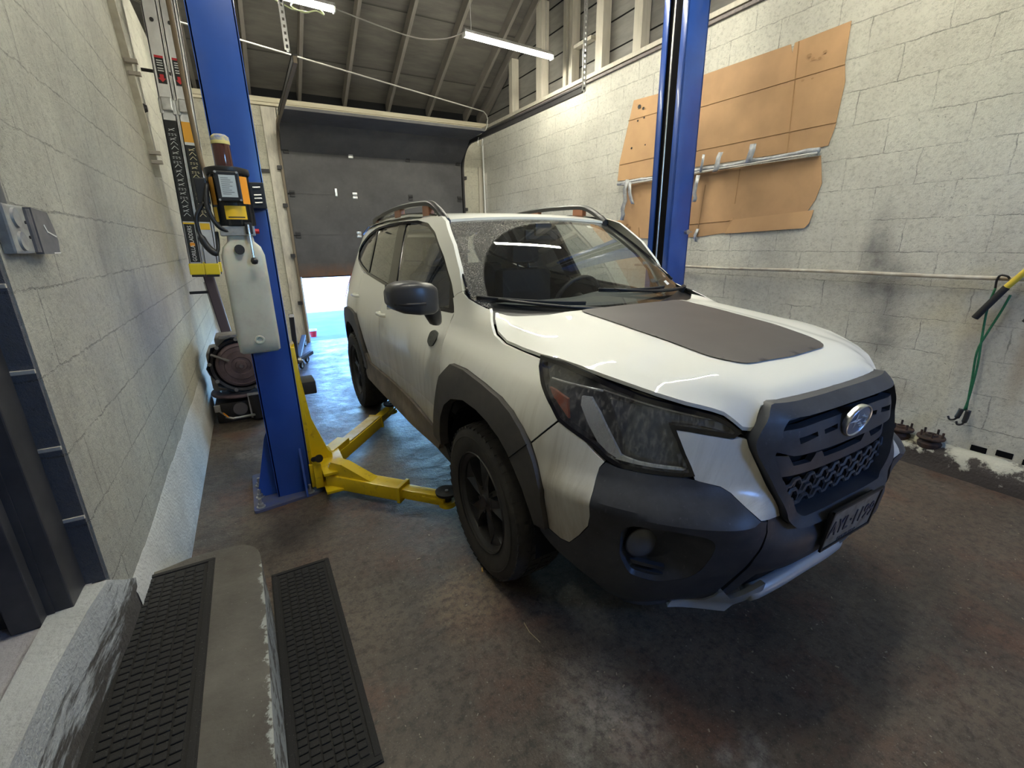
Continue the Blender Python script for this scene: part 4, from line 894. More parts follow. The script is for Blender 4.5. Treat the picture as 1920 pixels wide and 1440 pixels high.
for r in range(3):
    zc = .735-.036*r; w_ = .335-.030*r; st = .074; n = int(w_*2/st)
    pts = []; s = -w_; up = (r % 2 == 0); i = 0
    while s <= w_+.001:
        pts += [(s, zc+(.009 if up else -.009)), (min(s+st*.32, w_), zc+(.009 if up else -.009))]; up = not up; s += st*.5; i += 1
    P3 = [belt(a, b, -.004) for a, b in pts]
    hx.tube(P3, .0072, 6)
    for j in range(0, len(pts)-1, 2):
        a, b = pts[j]
        if r < 2: hx.tube([belt(a+.012, b, -.006), belt(a+.012, b-.030, -.010)], .0055, 5)
obj('honeycomb_mesh', hx, M_CLAD, grl, smooth=50)
# emblem: oval with a big star and five small ones
ec = Vector(belt(.0, .898, .030)); ex = Vector((1, 0, 0)); ez = Vector((0, -.16, .987)); en = Vector((0, -.987, -.16))
EX, EZ = .070, .047
def ept(u, w, o): return ec+ex*u*1.0+ez*w+en*o
n = 40; m = MB(); v = []; prof = [(1.0, -.014), (1.03, -.004), (1.03, .003), (.99, .006), (.95, .003), (.93, .001)]
for k in range(n):
    t = 2*pi*k/n
    for r, o in prof: v.append(ept(EX*r*cos(t), EZ*r*sin(t)*1.12, o))
L_ = len(prof); m.add(v, [(k*L_+i, k*L_+i+1, ((k+1) % n)*L_+i+1, ((k+1) % n)*L_+i) for k in range(n) for i in range(L_-1)])
emb = obj('emblem', m, simple('satin_chrome', (.70, .73, .76), .28, 1), grl, smooth=True)
m = MB(); m.add([ept(EX*.94*cos(2*pi*k/n), EZ*1.05*sin(2*pi*k/n), .001) for k in range(n)]+[ept(0, 0, .004)], [(k, (k+1) % n, n) for k in range(n)])
obj('emblem_field', m, simple('emblem_blue_grey', (.13, .17, .23), .35, .2), emb, smooth=True, fixn=False)
def star(cx, cz, r, q=.22):
    m = MB(); pts = []
    for k in range(8):
        a = pi/2+k*pi/4; rr = r if k % 2 == 0 else r*q; pts.append(ept(cx+rr*cos(a)*(1.35 if k in (2, 6) else 1), cz+rr*sin(a), .004))
    pts.append(ept(cx, cz, .009)); m.add(pts, [(k, (k+1) % 8, 8) for k in range(8)]); return m
M_STAR = simple('emblem_star_white', (.62, .68, .74), .3, .3)
m = star(-.026, .006, .030)
for a, b in ((.012, .018), (.034, .010), (.004, -.008), (.020, -.020), (.038, -.010)): q = star(a, b, .010, .35); m.add(q.v, q.f)
obj('emblem_stars', m, M_STAR, emb, fixn=False)
# licence plate
pc = Vector((CX, CY-1.040, .562)); PM = frame(pc, (1, 0, 0), (0, -.12, 1))
pl = MB(); pl.box((-.155, -.077, -.004), (.155, .077, .0), PM, bev=.0015); plo = obj('licence_plate', pl, simple('dirty_plate', (.22, .225, .20), .45, vcol=(.09, .08, .07), scale=22, bump=.2), car)
obj('plate_bracket', MB().box((-.140, -.070, -.022), (.140, .060, -.004), PM, bev=.006), M_BLACK, plo)
text('plate_number', 'AYL\u00b71199', .088, simple('plate_number_ink', (.03, .035, .06), .5), PM @ Matrix.Translation((0, -.004, .0012)), plo, .0012, sx=.80)
text('plate_motto', 'EXCELSIOR', .020, simple('plate_motto_ink', (.05, .06, .09), .5), PM @ Matrix.Translation((0, -.064, .001)), plo, .0006, sx=1.2)
fr = MB()
for q in ((-.158, -.080, .158, -.072), (-.158, .072, .158, .080), (-.158, -.080, -.150, .080), (.150, -.080, .158, .080)): fr.box((q[0], q[1], -.003), (q[2], q[3], .004), PM)
obj('plate_frame', fr, M_DARK, plo)
# mirrors
def mirror(sx):
    m = MB(); v = []; f = []
    # rounded housing: rings from inner to outer end (a), each a rounded rectangle in b,z
    rings = [(.875, .42, .50, 1.185, 1.245, .6), (.888, .37, .515, 1.158, 1.272, .8), (.915, .345, .520, 1.148, 1.290, 1), (.98, .335, .525, 1.150, 1.303, 1), (1.05, .345, .525, 1.162, 1.300, 1), (1.085, .365, .520, 1.178, 1.288, .95), (1.103, .40, .505, 1.20, 1.262, .7)]
    nn = 20
    for a, b0, b1, z0, z1, k_ in rings:
        for k in range(nn):
            t = 2*pi*k/nn; cx_ = cos(t); sx_ = sin(t); e = .42
            v.append((CX+sx*a, CY+(b0+b1)/2+(b1-b0)/2*abs(cx_)**e*(1 if cx_ > 0 else -1), (z0+z1)/2+(z1-z0)/2*abs(sx_)**e*(1 if sx_ > 0 else -1)))
    for i in range(len(rings)-1):
        for k in range(nn): f.append((i*nn+k, i*nn+(k+1) % nn, (i+1)*nn+(k+1) % nn, (i+1)*nn+k))
    f += [tuple(range(nn)), tuple(range(len(v)-1, len(v)-nn-1, -1))]
    mo = obj('wing_mirror', m.add(v, f), simple('satin_black_mirror', (.035, .036, .040), .36), car, smooth=50)
    st_ = MB().tube([(CX+sx*.835, CY+.545, 1.085), (CX+sx*.858, CY+.52, 1.105), (CX+sx*.885, CY+.475, 1.145), (CX+sx*.905, CY+.45, 1.185)], [.022, .036, .042, .036], 12); obj('mirror_foot', st_, M_BLACK, mo, smooth=True)
    obj('mirror_indicator', MB().tube([(CX+sx*.96, CY+.337, 1.205), (CX+sx*1.04, CY+.345, 1.205), (CX+sx*1.09, CY+.378, 1.208)], .008, 6), M_DARK, mo, smooth=True)
    obj('mirror_glass', MB().box((CX+sx*.92 if sx > 0 else CX-1.09, CY+.521, 1.17), (CX+1.08 if sx > 0 else CX-.92, CY+.527, 1.285), bev=.002), M_CHROME, mo)
mirror(-1)
# door handles, fender badge
for sx, D, s0, z0 in ((1, FD[0], -3.10, 1.005), (-1, FD[1], -3.10, 1.005), (1, RD[0], -4.00, 1.055), (-1, RD[1], -4.00, 1.055)):
    b_ = B(sx); P = [b_(s0-.075, z0, .008), b_(s0-.06, z0, .030), b_(s0, z0+.003, .036), b_(s0+.06, z0, .030), b_(s0+.075, z0, .008)]
    obj('door_handle', MB().tube([crom(P, t/4) for t in range(17)], .0135, 10), M_PAINT, D, smooth=True)
for sx, D in ((1, FD[0]), (-1, FD[1])):
    obj('badge', panel_mb(rnd([(-2.255, 1.014), (-2.225, 1.026), (-2.175, 1.016), (-2.152, .985), (-2.160, .955), (-2.195, .945), (-2.24, .965)], .012, 2), Bo(sx, .006), (), .02, .006, ref=CREF), simple('badge_grey', (.06, .065, .06), .5, var=.5, scale=60), D, smooth=40, fixn=False)
# wheels
def wheel(sx, b0):
    c = Vector((CX+sx*.785, CY+b0, .352)); ax = Vector((sx, 0, 0)); R = .352
    tp = [(.222, -.10), (.236, -.108), (.29, -.116), (.325, -.112), (.345, -.100), (.351, -.085), (R, -.04), (R, 0), (R, .04), (.351, .085), (.345, .100), (.325, .112), (.29, .116), (.236, .108), (.222, .10)]
    w = obj('wheel', MB().lathe(tp, c, ax, 72, True), M_TYRE, car, smooth=35)
    tb = MB(); n = 54
    for k in range(n):
        t0 = 2*pi*k/n
        for lo, hi, sh in ((-.108, -.062, 0), (-.052, -.008, .5), (.004, .052, 0), (.060, .110, .5)):
            t1 = t0+sh*2*pi/n; dt = 2*pi/n*.34; vv = []
            for rr in (R-.004, R+.003):
                for tt, hh in ((t1-dt, lo), (t1+dt, lo+.004), (t1+dt, hi), (t1-dt, hi-.004)):
                    rq = rr-(.010 if abs(hh) > .1 else 0)
                    vv.append(c+ax*hh+Vector((0, cos(tt), sin(tt)))*rq)
            tb.add(vv, [(4, 5, 6, 7), (0, 1, 5, 4), (1, 2, 6, 5), (2, 3, 7, 6), (3, 0, 4, 7)])
    obj('tyre_tread', tb, M_TYRE, w)
    sw = MB().lathe([(.300, .1165), (.303, .1185), (.306, .1165)], c, ax, 60); obj('sidewall_rib', sw, M_TYRE, w, smooth=True)
    rim = obj('rim_barrel', MB().lathe([(.228, .112), (.231, .106), (.222, .098), (.205, .085), (.198, .04), (.195, -.09), (.150, -.09)], c, ax, 56), M_RIM, w, smooth=40)
    face = .088
    sp_ = MB()
    for k in range(5):
        a0 = pi/2+2*pi*k/5+.1
        # each broad spoke forks slightly at the rim, with a recessed middle
        def P(r, a, o): return c+ax*o+Vector((0, cos(a), sin(a)))*r
        ring = [(.055, -.50), (.10, -.31), (.16, -.25), (.205, -.31), (.224, -.37), (.224, .37), (.205, .31), (.16, .25), (.10, .31), (.055, .50)]
        fo2 = [P(r, a0+a, face-.014+.010*sin(pi*min(1, max(0, (r-.05)/.17)))+(.0 if r < .2 else .004)) for r, a in ring]
        bo2 = [P(r*.985, a0+a*1.15, face-.055) for r, a in ring]; cc = P(.14, a0, face-.020)
        vv = fo2+bo2+[cc]; n = 10
        sp_.add(vv, [(i, (i+1) % n, 20) for i in range(n)]+[(i, (i+1) % n, n+(i+1) % n, n+i) for i in range(n)]+[tuple(range(19, 9, -1))])
    obj('spokes', sp_, M_RIM, w, smooth=30)
    hb = MB().lathe([(.0, face-.006), (.028, face-.007), (.036, face-.012), (.055, face-.012), (.068, face-.030), (.075, face-.06)], c, ax, 30); obj('hub', hb, M_RIM, w, smooth=35)
    cp = MB().lathe([(0, face+.000), (.024, face-.001), (.029, face-.007)], c, ax, 28); obj('centre_cap', cp, M_BLACK, w, smooth=40)
    for k in range(5):
        a = pi/2+2*pi*k/5+.1+pi/5; q = c+Vector((0, cos(a), sin(a)))*.057
        obj('lug_nut', MB().cyl(q+ax*(face-.035), q+ax*(face-.006), .010, .0085, 6), M_DARK, w)
    obj('brake_disc', MB().lathe([(.05, .02), (.150, .02), (.150, .0), (.05, .0)], c, ax, 36), M_DARK, w, smooth=30)
for sx in (-1, 1):
    for b0 in (0, 2.65): wheel(sx, b0)
# cabin
obj('dashboard', grid_mb(lambda u, v: (CX+u*.70, CY+.34+.10*u*u+v*.50, 1.085+.055*sin(pi*min(1, v*1.05))+(.035*exp(-((u-.50)/.22)**2))*v-.06*(v > .95)), -1, 1, 0, 1, 30, 12), M_DASH, car, smooth=True, fixn=False)
obj('dashboard_face', MB().box((CX-.68, CY+.82, .62), (CX+.68, CY+.88, 1.08), bev=.02), M_DASH, car)
for sx in (-.36, .36):
    st = obj('seat', MB().box((CX+sx-.25, CY+1.15, .55), (CX+sx+.25, CY+1.65, .72), bev=.05).box((CX+sx-.24, CY+1.62, .62), (CX+sx+.24, CY+1.78, 1.26), bev=.05), M_SEAT, car, smooth=40)
    obj('headrest', MB().box((CX+sx-.13, CY+1.64, 1.30), (CX+sx+.13, CY+1.75, 1.47), bev=.04).cyl((CX+sx-.05, CY+1.7, 1.2), (CX+sx-.05, CY+1.7, 1.34), .008).cyl((CX+sx+.05, CY+1.7, 1.2), (CX+sx+.05, CY+1.7, 1.34), .008), M_SEAT, st, smooth=40)
obj('rear_seat', MB().box((CX-.6, CY+2.0, .55), (CX+.6, CY+2.5, .72), bev=.05).box((CX-.6, CY+2.48, .62), (CX+.6, CY+2.62, 1.28), bev=.05), M_SEAT, car, smooth=40)
obj('cabin_floor', MB().box((CX-.74, CY+.4, .50), (CX+.74, CY+3.3, .54)), M_SEAT, car)
obj('headliner', panel_mb([(-.56, 1.05), (.56, 1.05), (.56, 3.0), (-.56, 3.0)], lambda u, v, o=0: (CX+u, CY+v, roofh(u, v)-.03), (), .1, 0), M_DASH, car, smooth=True, fixn=False)
sc_ = Vector((CX+.37, CY+.97, 1.055)); sn = Vector((0, .93, .36)).normalized(); sa = Vector((1, 0, 0)); sb_ = sn.cross(sa)
stw = obj('steering_wheel', MB().tube([sc_+(sa*cos(t)+sb_*sin(t))*.185 for t in [2*pi*k/40 for k in range(41)]], .016, 10, False), M_BLACK, car, smooth=True)
m = MB(); m.cyl(sc_-sn*.03, sc_+sn*.01, .065)
for t in (0, pi, -pi/2): m.beam(sc_, sc_+(sa*cos(t)+sb_*sin(t)*-1)*.18, .035, .014)
obj('wheel_hub', m, M_BLACK, stw)
obj('rear_view_mirror', MB().box((CX-.12, CY+.86, 1.47), (CX+.12, CY+.885, 1.535), bev=.01).box((CX-.06, CY+.84, 1.50), (CX+.06, CY+.96, 1.575), bev=.012), M_BLACK, car)
# scrap of yellow paper on the dash
obj('paper_scrap', MB().add([(CX-.30, CY+.42, 1.115), (CX-.21, CY+.42, 1.112), (CX-.205, CY+.45, 1.128), (CX-.25, CY+.44, 1.128)], [(0, 1, 2, 3)]), M_YLAB, car, fixn=False)
# extra gap lines: flare joint
for sx in (1, -1):
    obj('flare_joint', MB().tube([belt((-1.284+t*.095)*sx, .700+t*.086, .0215) for t in (0, .25, .5, .75, 1)], .0022, 5), M_GAP, car)
# ================================================================ two-post lift
def channel(x0, x1, y0, y1, z0, z1, face, t=.012):
    "C column open towards +x (face=1) or -x (face=-1), with returned lips"
    m = MB(); xb = x0 if face > 0 else x1; xo = x1 if face > 0 else x0
    m.box((min(xb, xb+face*t), y0, z0), (max(xb, xb+face*t), y1, z1), bev=.002)
    m.box((x0, y0, z0), (x1, y0+t, z1), bev=.004); m.box((x0, y1-t, z0), (x1, y1, z1), bev=.004)
    lp = .055
    for a, b in ((y0, y0+lp), (y1-lp, y1)): m.box((min(xo-face*t, xo), a, z0), (max(xo-face*t, xo), b, z1), bev=.003)
    return m
def anchor(parent, x, y, z):
    m = MB().cyl((x, y, z), (x, y, z+.004), .024, n=20).cyl((x, y, z+.004), (x, y, z+.022), .016, n=6).cyl((x, y, z+.02), (x, y, z+.052), .009, n=10)
    return obj('anchor_bolt', m, M_STEEL, parent, smooth=35)
L = thing('lift_post', (.04, 2.93, 0), 'blue left column of the two-post lift with yellow arms and bolted base plate', 'vehicle lift')
obj('column', channel(-.057, .140, 2.80, 3.06, .014, 3.9, 1), M_BLUE, L, smooth=30)
bp = MB(); bp.prism(rnd([(-.186, 2.692), (.165, 2.745), (.26, 2.86), (.26, 3.12), (.17, 3.20), (-.19, 3.20)], .02, 2), lambda x, y: (x, y, 0), lambda x, y: (x, y, .016)); obj('base_plate', bp, M_BLUED, L)
g = MB(); g.prism([(-.165, .016), (-.057, .016), (-.057, .42), (-.075, .38)], lambda x, z: (x, 2.86, z), lambda x, z: (x, 2.872, z)); obj('gusset', g, M_BLUE, L)
g = MB(); g.prism([(2.805, .016), (2.715, .016), (2.80, .30)], lambda y, z: (.094, y, z), lambda y, z: (.105, y, z)); obj('gusset', g, M_BLUE, L)
g = MB(); g.prism([(-.115, .016), (.115, .016), (.115, .05), (-.10, .05)], lambda x, z: (x, 2.765, z), lambda x, z: (x, 2.775, z)); 
for x, y in ((-.150, 2.735), (-.150, 2.86), (-.150, 3.02), (.12, 2.765), (.21, 2.90)): anchor(L, x, y, .016)
# carriage inside the column, reaching out to the arm yoke
cm = MB(); cm.box((.005, 2.825, .06), (.128, 3.035, .93), bev=.004); cm.box((.128, 2.86, .08), (.165, 3.0, .90), bev=.004)
car_ = obj('carriage', cm, M_YEL, L, smooth=30)
cp = MB(); cp.prism([(.150, .90), (.166, .92), (.172, .70), (.195, .44), (.265, .215), (.285, .19), (.285, .06), (.150, .06)], lambda x, z: (x, 2.885, z), lambda x, z: (x, 2.975, z)); obj('carriage_web', cp, M_YEL, car_, smooth=30)
ck = MB(); ck.box((.20, 2.62, .045), (.34, 3.12, .062), bev=.003).box((.20, 2.66, .145), (.34, 3.10, .162), bev=.003).box((.155, 2.74, .04), (.20, 3.06, .19), bev=.003); obj('arm_yoke', ck, M_YEL, car_, smooth=30)
rb = MB(); rb.box((.165, 2.93, .585), (.255, 3.10, .665), bev=.008); obj('door_bumper', rb, M_RUB, car_, smooth=30)
obj('lock_handle', MB().cyl((.165, 2.785, .215), (.190, 2.74, .235), .016).cyl((.19, 2.74, .235), (.195, 2.73, .238), .024), M_BLACK, L, smooth=40)
lk = MB(); lk.box((.135, 2.775, .035), (.19, 2.80, .185), bev=.003); obj('lock_guard', lk, M_YEL, L)
def arm(pivot, tip, parent, L1, w1=.10, h1=.085, zc=.085, reach=0):
    P = Vector((pivot[0], pivot[1], zc)); T = Vector((tip[0], tip[1], zc)); d = (T-P).normalized(); Lt = (T-P).length
    a = obj('swing_arm', MB().beam(P-d*.02, P+d*L1, w1, h1, bev=.005), M_YEL, parent, smooth=30)
    obj('arm_collar', MB().beam(P+d*(L1-.018), P+d*(L1+.004), w1+.016, h1+.014, bev=.003), M_YEL, a, smooth=30)
    ex_ = obj('arm_extension', MB().beam(P+d*(L1-.1), P+d*(Lt-.02), w1-.03, h1-.028, bev=.004), M_YEL, a, smooth=30)
    tp = MB(); tp.cyl(T+Vector((0, 0, -.038)), T+Vector((0, 0, -.010)), .048, n=24).beam(P+d*(Lt-.14), T, .085, .026, bev=.004)
    for q in (-1, 1): pass
    obj('arm_tip', tp, M_YEL, a, smooth=35)
    T2 = T
    pd = obj('lifting_pad', MB().cyl(T+Vector((0, 0, -.015)), T+Vector((0, 0, .035)), .024, n=16).cyl(T+Vector((0, 0, .035)), T+Vector((0, 0, .052)), .060, .064, n=32), M_RUB, a, smooth=35)
    obj('pad_screw', MB().cyl(T+Vector((0, 0, .05)), T+Vector((0, 0, .056)), .010, n=12), M_STEEL, a)
    return a, P, d
a1, P, d = arm((.262, 2.735), (.775, 2.150), L, .50)
n1 = Vector((0, 0, 1)).cross(d)
w = MB(); w.prism([(0, .045), (.02, .085), (.10, .080), (.30, .0), (0, .0)], lambda t, z: tuple(P+d*t+n1*-.035+Vector((0, 0, z+.042))), lambda t, z: tuple(P+d*t+n1*.035+Vector((0, 0, z+.042)))); obj('arm_gusset', w, M_YEL, a1, smooth=30)
obj('arm_rib', MB().beam(P+d*.02+Vector((0, 0, -.02))-n1*-.052, P+d*.46+Vector((0, 0, -.02))-n1*-.052, .006, .008).beam(P+d*.02-n1*-.052, P+d*.46-n1*-.052, .006, .008), M_YEL, a1)
a2, P, d = arm((.262, 2.985), (.905, 3.79), L, .74)
obj('arm_gusset', MB().beam(P+d*.01+Vector((0, 0, .06)), P+d*.22+Vector((0, 0, .06)), .09, .045, bev=.004), M_YEL, a2)
obj('arm_cover_plate', MB().beam(P+d*.24+Vector((0, 0, .048)), P+d*.72+Vector((0, 0, .048)), .085, .008, bev=.002), simple('worn_pale_yellow', (.66, .58, .30), .5, vcol=(.55, .40, .10), scale=18), a2)
for y in (2.735, 2.985):
    obj('pivot_pin', MB().cyl((.262, y, .03), (.262, y, .172), .026, n=20).cyl((.262, y, .172), (.262, y, .188), .020, n=6), M_STEEL, L, smooth=35)
# power unit on the front face of the left column
PU = thing('lift_power_unit', (0, 2.70, .93), 'black and yellow hydraulic power unit with milky plastic tank bolted to the left blue post', 'motor')
tk = MB(); sec = [(.935, .083, .050), (.945, .094, .062), (1.0, .096, .066), (1.3, .095, .066), (1.42, .094, .066), (1.46, .082, .060), (1.485, .058, .050), (1.515, .055, .048)]
v = []; nn = 28
for z, hx_, hy in sec:
    for k in range(nn):
        t = 2*pi*k/nn; e = .32; v.append((-.006+hx_*abs(cos(t))**e*(1 if cos(t) > 0 else -1), 2.695+hy*abs(sin(t))**e*(1 if sin(t) > 0 else -1), z))
f = [(i*nn+k, i*nn+(k+1) % nn, (i+1)*nn+(k+1) % nn, (i+1)*nn+k) for i in range(len(sec)-1) for k in range(nn)]+[tuple(range(nn-1, -1, -1)), tuple(range(len(v)-nn, len(v)))]
tank = obj('oil_tank', tk.add(v, f), M_TANK, PU, smooth=50)
obj('filler_cap', MB().cyl((-.018, 2.634, 1.447), (-.018, 2.618, 1.450), .022, n=16), M_BLACK, tank, smooth=35)
obj('drain_boss', MB().lathe([(.0, -.002), (.010, -.002), (.014, .004), (.020, .004), (.024, 0)], (-.002, 2.628, 1.005), (0, -1, 0), 24), M_TANK, tank, smooth=40)
obj('manifold_block', MB().box((-.085, 2.635, 1.512), (.062, 2.797, 1.556), bev=.003), M_STEEL, PU)
obj('manifold_plug', MB().cyl((-.02, 2.636, 1.533), (-.02, 2.628, 1.533), .009, n=6), M_STEEL, PU)
hd = MB().box((.022, 2.618, 1.520), (.052, 2.655, 1.572), bev=.003); obj('release_bracket', hd, M_DARK, PU)
hl2 = obj('release_lever', MB().cyl((.036, 2.612, 1.562), (.036, 2.596, 1.405), .0055, n=10), M_CHROME, PU, smooth=35)
obj('lever_knob', MB().lathe([(0, -.017), (.012, -.014), (.017, 0), (.012, .014), (0, .017)], (.036, 2.595, 1.395), (0, 0, 1), 18), M_BLACK, hl2, smooth=True)
obj('red_plug', MB().cyl((.060, 2.66, 1.532), (.080, 2.66, 1.532), .012, n=12), M_RED, PU, smooth=35)
mt = MB().lathe([(0, 0), (.075, 0), (.080, .008), (.080, .245), (.075, .256), (0, .256)], (-.012, 2.705, 1.556), (0, 0, 1), 40)
for k in range(10):
    a = 2*pi*k/10; mt.cyl((-.012+.080*cos(a), 2.705+.080*sin(a), 1.56), (-.012+.080*cos(a), 2.705+.080*sin(a), 1.808), .006, n=6)
mot = obj('motor_body', mt, M_BLACK, PU, smooth=40)
obj('motor_end_cap', MB().lathe([(0, .262), (.07, .262), (.092, .255), (.094, .235), (.088, .226), (0, .226)], (-.012, 2.705, 1.556), (0, 0, 1), 40), M_BLACK, mot, smooth=40)
obj('terminal_cover', MB().box((-.066, 2.598, 1.662), (.034, 2.640, 1.792), bev=.006), M_BLACK, mot)
obj('data_plate', MB().box((-.048, 2.5955, 1.680), (.017, 2.598, 1.774)), M_LABEL, mot)
pt_ = MB()
for i in range(9): pt_.box((-.042, 2.5948, 1.760-i*.0085), (-.042+(.030+.022*((i*7) % 5)/5), 2.5953, 1.7625-i*.0085))
obj('data_plate_print', pt_, simple('plate_grey_print', (.16, .18, .2), .5), mot)
for x, z in ((-.058, 1.668), (.026, 1.668), (-.058, 1.786), (.026, 1.786)): obj('cover_screw', MB().cyl((x, 2.598, z), (x, 2.592, z), .005, n=10), M_STEEL, mot)
def arcp(a0, a1, z0, z1, r, mat, name):
    obj(name, grid_mb(lambda u, w_: (-.012+r*sin(u), 2.705-r*cos(u), w_), a0, a1, z0, z1, 10, 1), mat, mot, smooth=True)
arcp(.55, 1.05, 1.655, 1.775, .0875, M_ORANGE, 'warning_label'); arcp(-1.15, -.78, 1.65, 1.77, .0875, simple('faded_orange_label', (.50, .24, .03), .5), 'warning_label'); arcp(-.42, .62, 1.585, 1.645, .0885, M_YLAB, 'instruction_label'); arcp(-1.15, -.85, 1.575, 1.64, .0885, M_YLAB, 'instruction_label')
pt_ = MB()
for i in range(6): pt_.box((-.032, 2.6165-.001, 1.634-i*.008), (.026, 2.6165, 1.6355-i*.008))
obj('instruction_label_print', grid_mb(lambda u, w_: (-.012+.0889*sin(u), 2.705-.0889*cos(u), w_), -.30, .5, 1.592, 1.597, 8, 1), M_INK, mot, smooth=True)
res = MB().lathe([(.036, .262), (.037, .27), (.037, .375), (.034, .39), (.0, .392)], (-.016, 2.705, 1.556), (0, 0, 1), 32); rs = obj('amber_reservoir', res, M_AMBER, PU, smooth=40)
obj('reservoir_cap', MB().lathe([(.038, .372), (.0385, .378), (.037, .392), (.025, .402), (0, .404)], (-.016, 2.705, 1.556), (0, 0, 1), 32), simple('yellow_blue_cap', (.10, .18, .50), .5, vcol=(.65, .55, .2), scale=40), rs, smooth=40)
obj('reservoir_band', MB().lathe([(.0378, .360), (.0384, .362), (.0384, .374), (.0378, .376)], (-.016, 2.705, 1.556), (0, 0, 1), 32), simple('pale_yellow_band', (.6, .52, .2), .5), rs, smooth=40)
obj('switch_box', MB().box((.070, 2.70, 1.640), (.135, 2.795, 1.760), bev=.004), M_BLACK, PU)
bl = MB()
for z in (1.665, 1.685, 1.70, 1.735): bl.cyl((.085, 2.698, z), (.118, 2.698, z+.002), .005, n=8)
obj('terminal_screw', bl, M_STEEL, PU)
obj('wiring_box', MB().box((-.150, 2.655, 1.655), (-.100, 2.74, 1.765), bev=.006), M_BLACK, PU)
P = [(-.125, 2.66, 1.66), (-.165, 2.655, 1.60), (-.168, 2.65, 1.53), (-.150, 2.645, 1.47), (-.120, 2.64, 1.435), (-.105, 2.65, 1.46), (-.10, 2.67, 1.53)]
obj('power_cord', MB().tube([crom(P, t/5) for t in range(31)], [.0085]*12+[.016]*10+[.0085]*9, 10), M_BLACK, PU, smooth=True)
P = [(-.10, 2.66, 1.74), (-.115, 2.63, 1.64), (-.09, 2.63, 1.56), (-.05, 2.645, 1.53)]; obj('hydraulic_hose', MB().tube([crom(P, t/5) for t in range(16)], .010, 8), M_BLACK, PU, smooth=True)
# right post
R_ = thing('lift_post', (3.235, 2.94, 0), 'blue right column of the two-post lift standing open-fronted beside the cardboard on the wall', 'vehicle lift')
obj('column', channel(3.115, 3.345, 2.82, 3.06, .014, 3.9, -1), M_BLUE, R_, smooth=30)
obj('base_plate', MB().box((3.0, 2.72, 0), (3.44, 3.18, .016), bev=.003), M_BLUED, R_)
obj('lift_cable', MB().cyl((3.112, 2.945, .4), (3.112, 2.945, 3.88), .006, n=8), M_STEEL, R_)
obj('channel_shade_block', MB().box((3.135, 2.835, .3), (3.330, 3.045, 3.85)), M_VOID, R_)  # black block painted as the shade inside the open channel
obj('carriage', MB().box((3.07, 2.84, .08), (3.12, 3.04, .55), bev=.004), M_YEL, R_)
arm((3.0, 2.84), (2.50, 2.30), R_, .45); arm((3.0, 3.0), (2.40, 3.80), R_, .65)
obj('stop_bolt', MB().cyl((3.30, 2.822, 1.525), (3.30, 2.79, 1.525), .012, n=6).cyl((3.30, 2.80, 1.525), (3.36, 2.80, 1.525), .005, n=8).cyl((3.30, 2.795, 1.525), (3.30, 2.785, 1.525), .020, n=14), M_STEEL, R_, smooth=35)
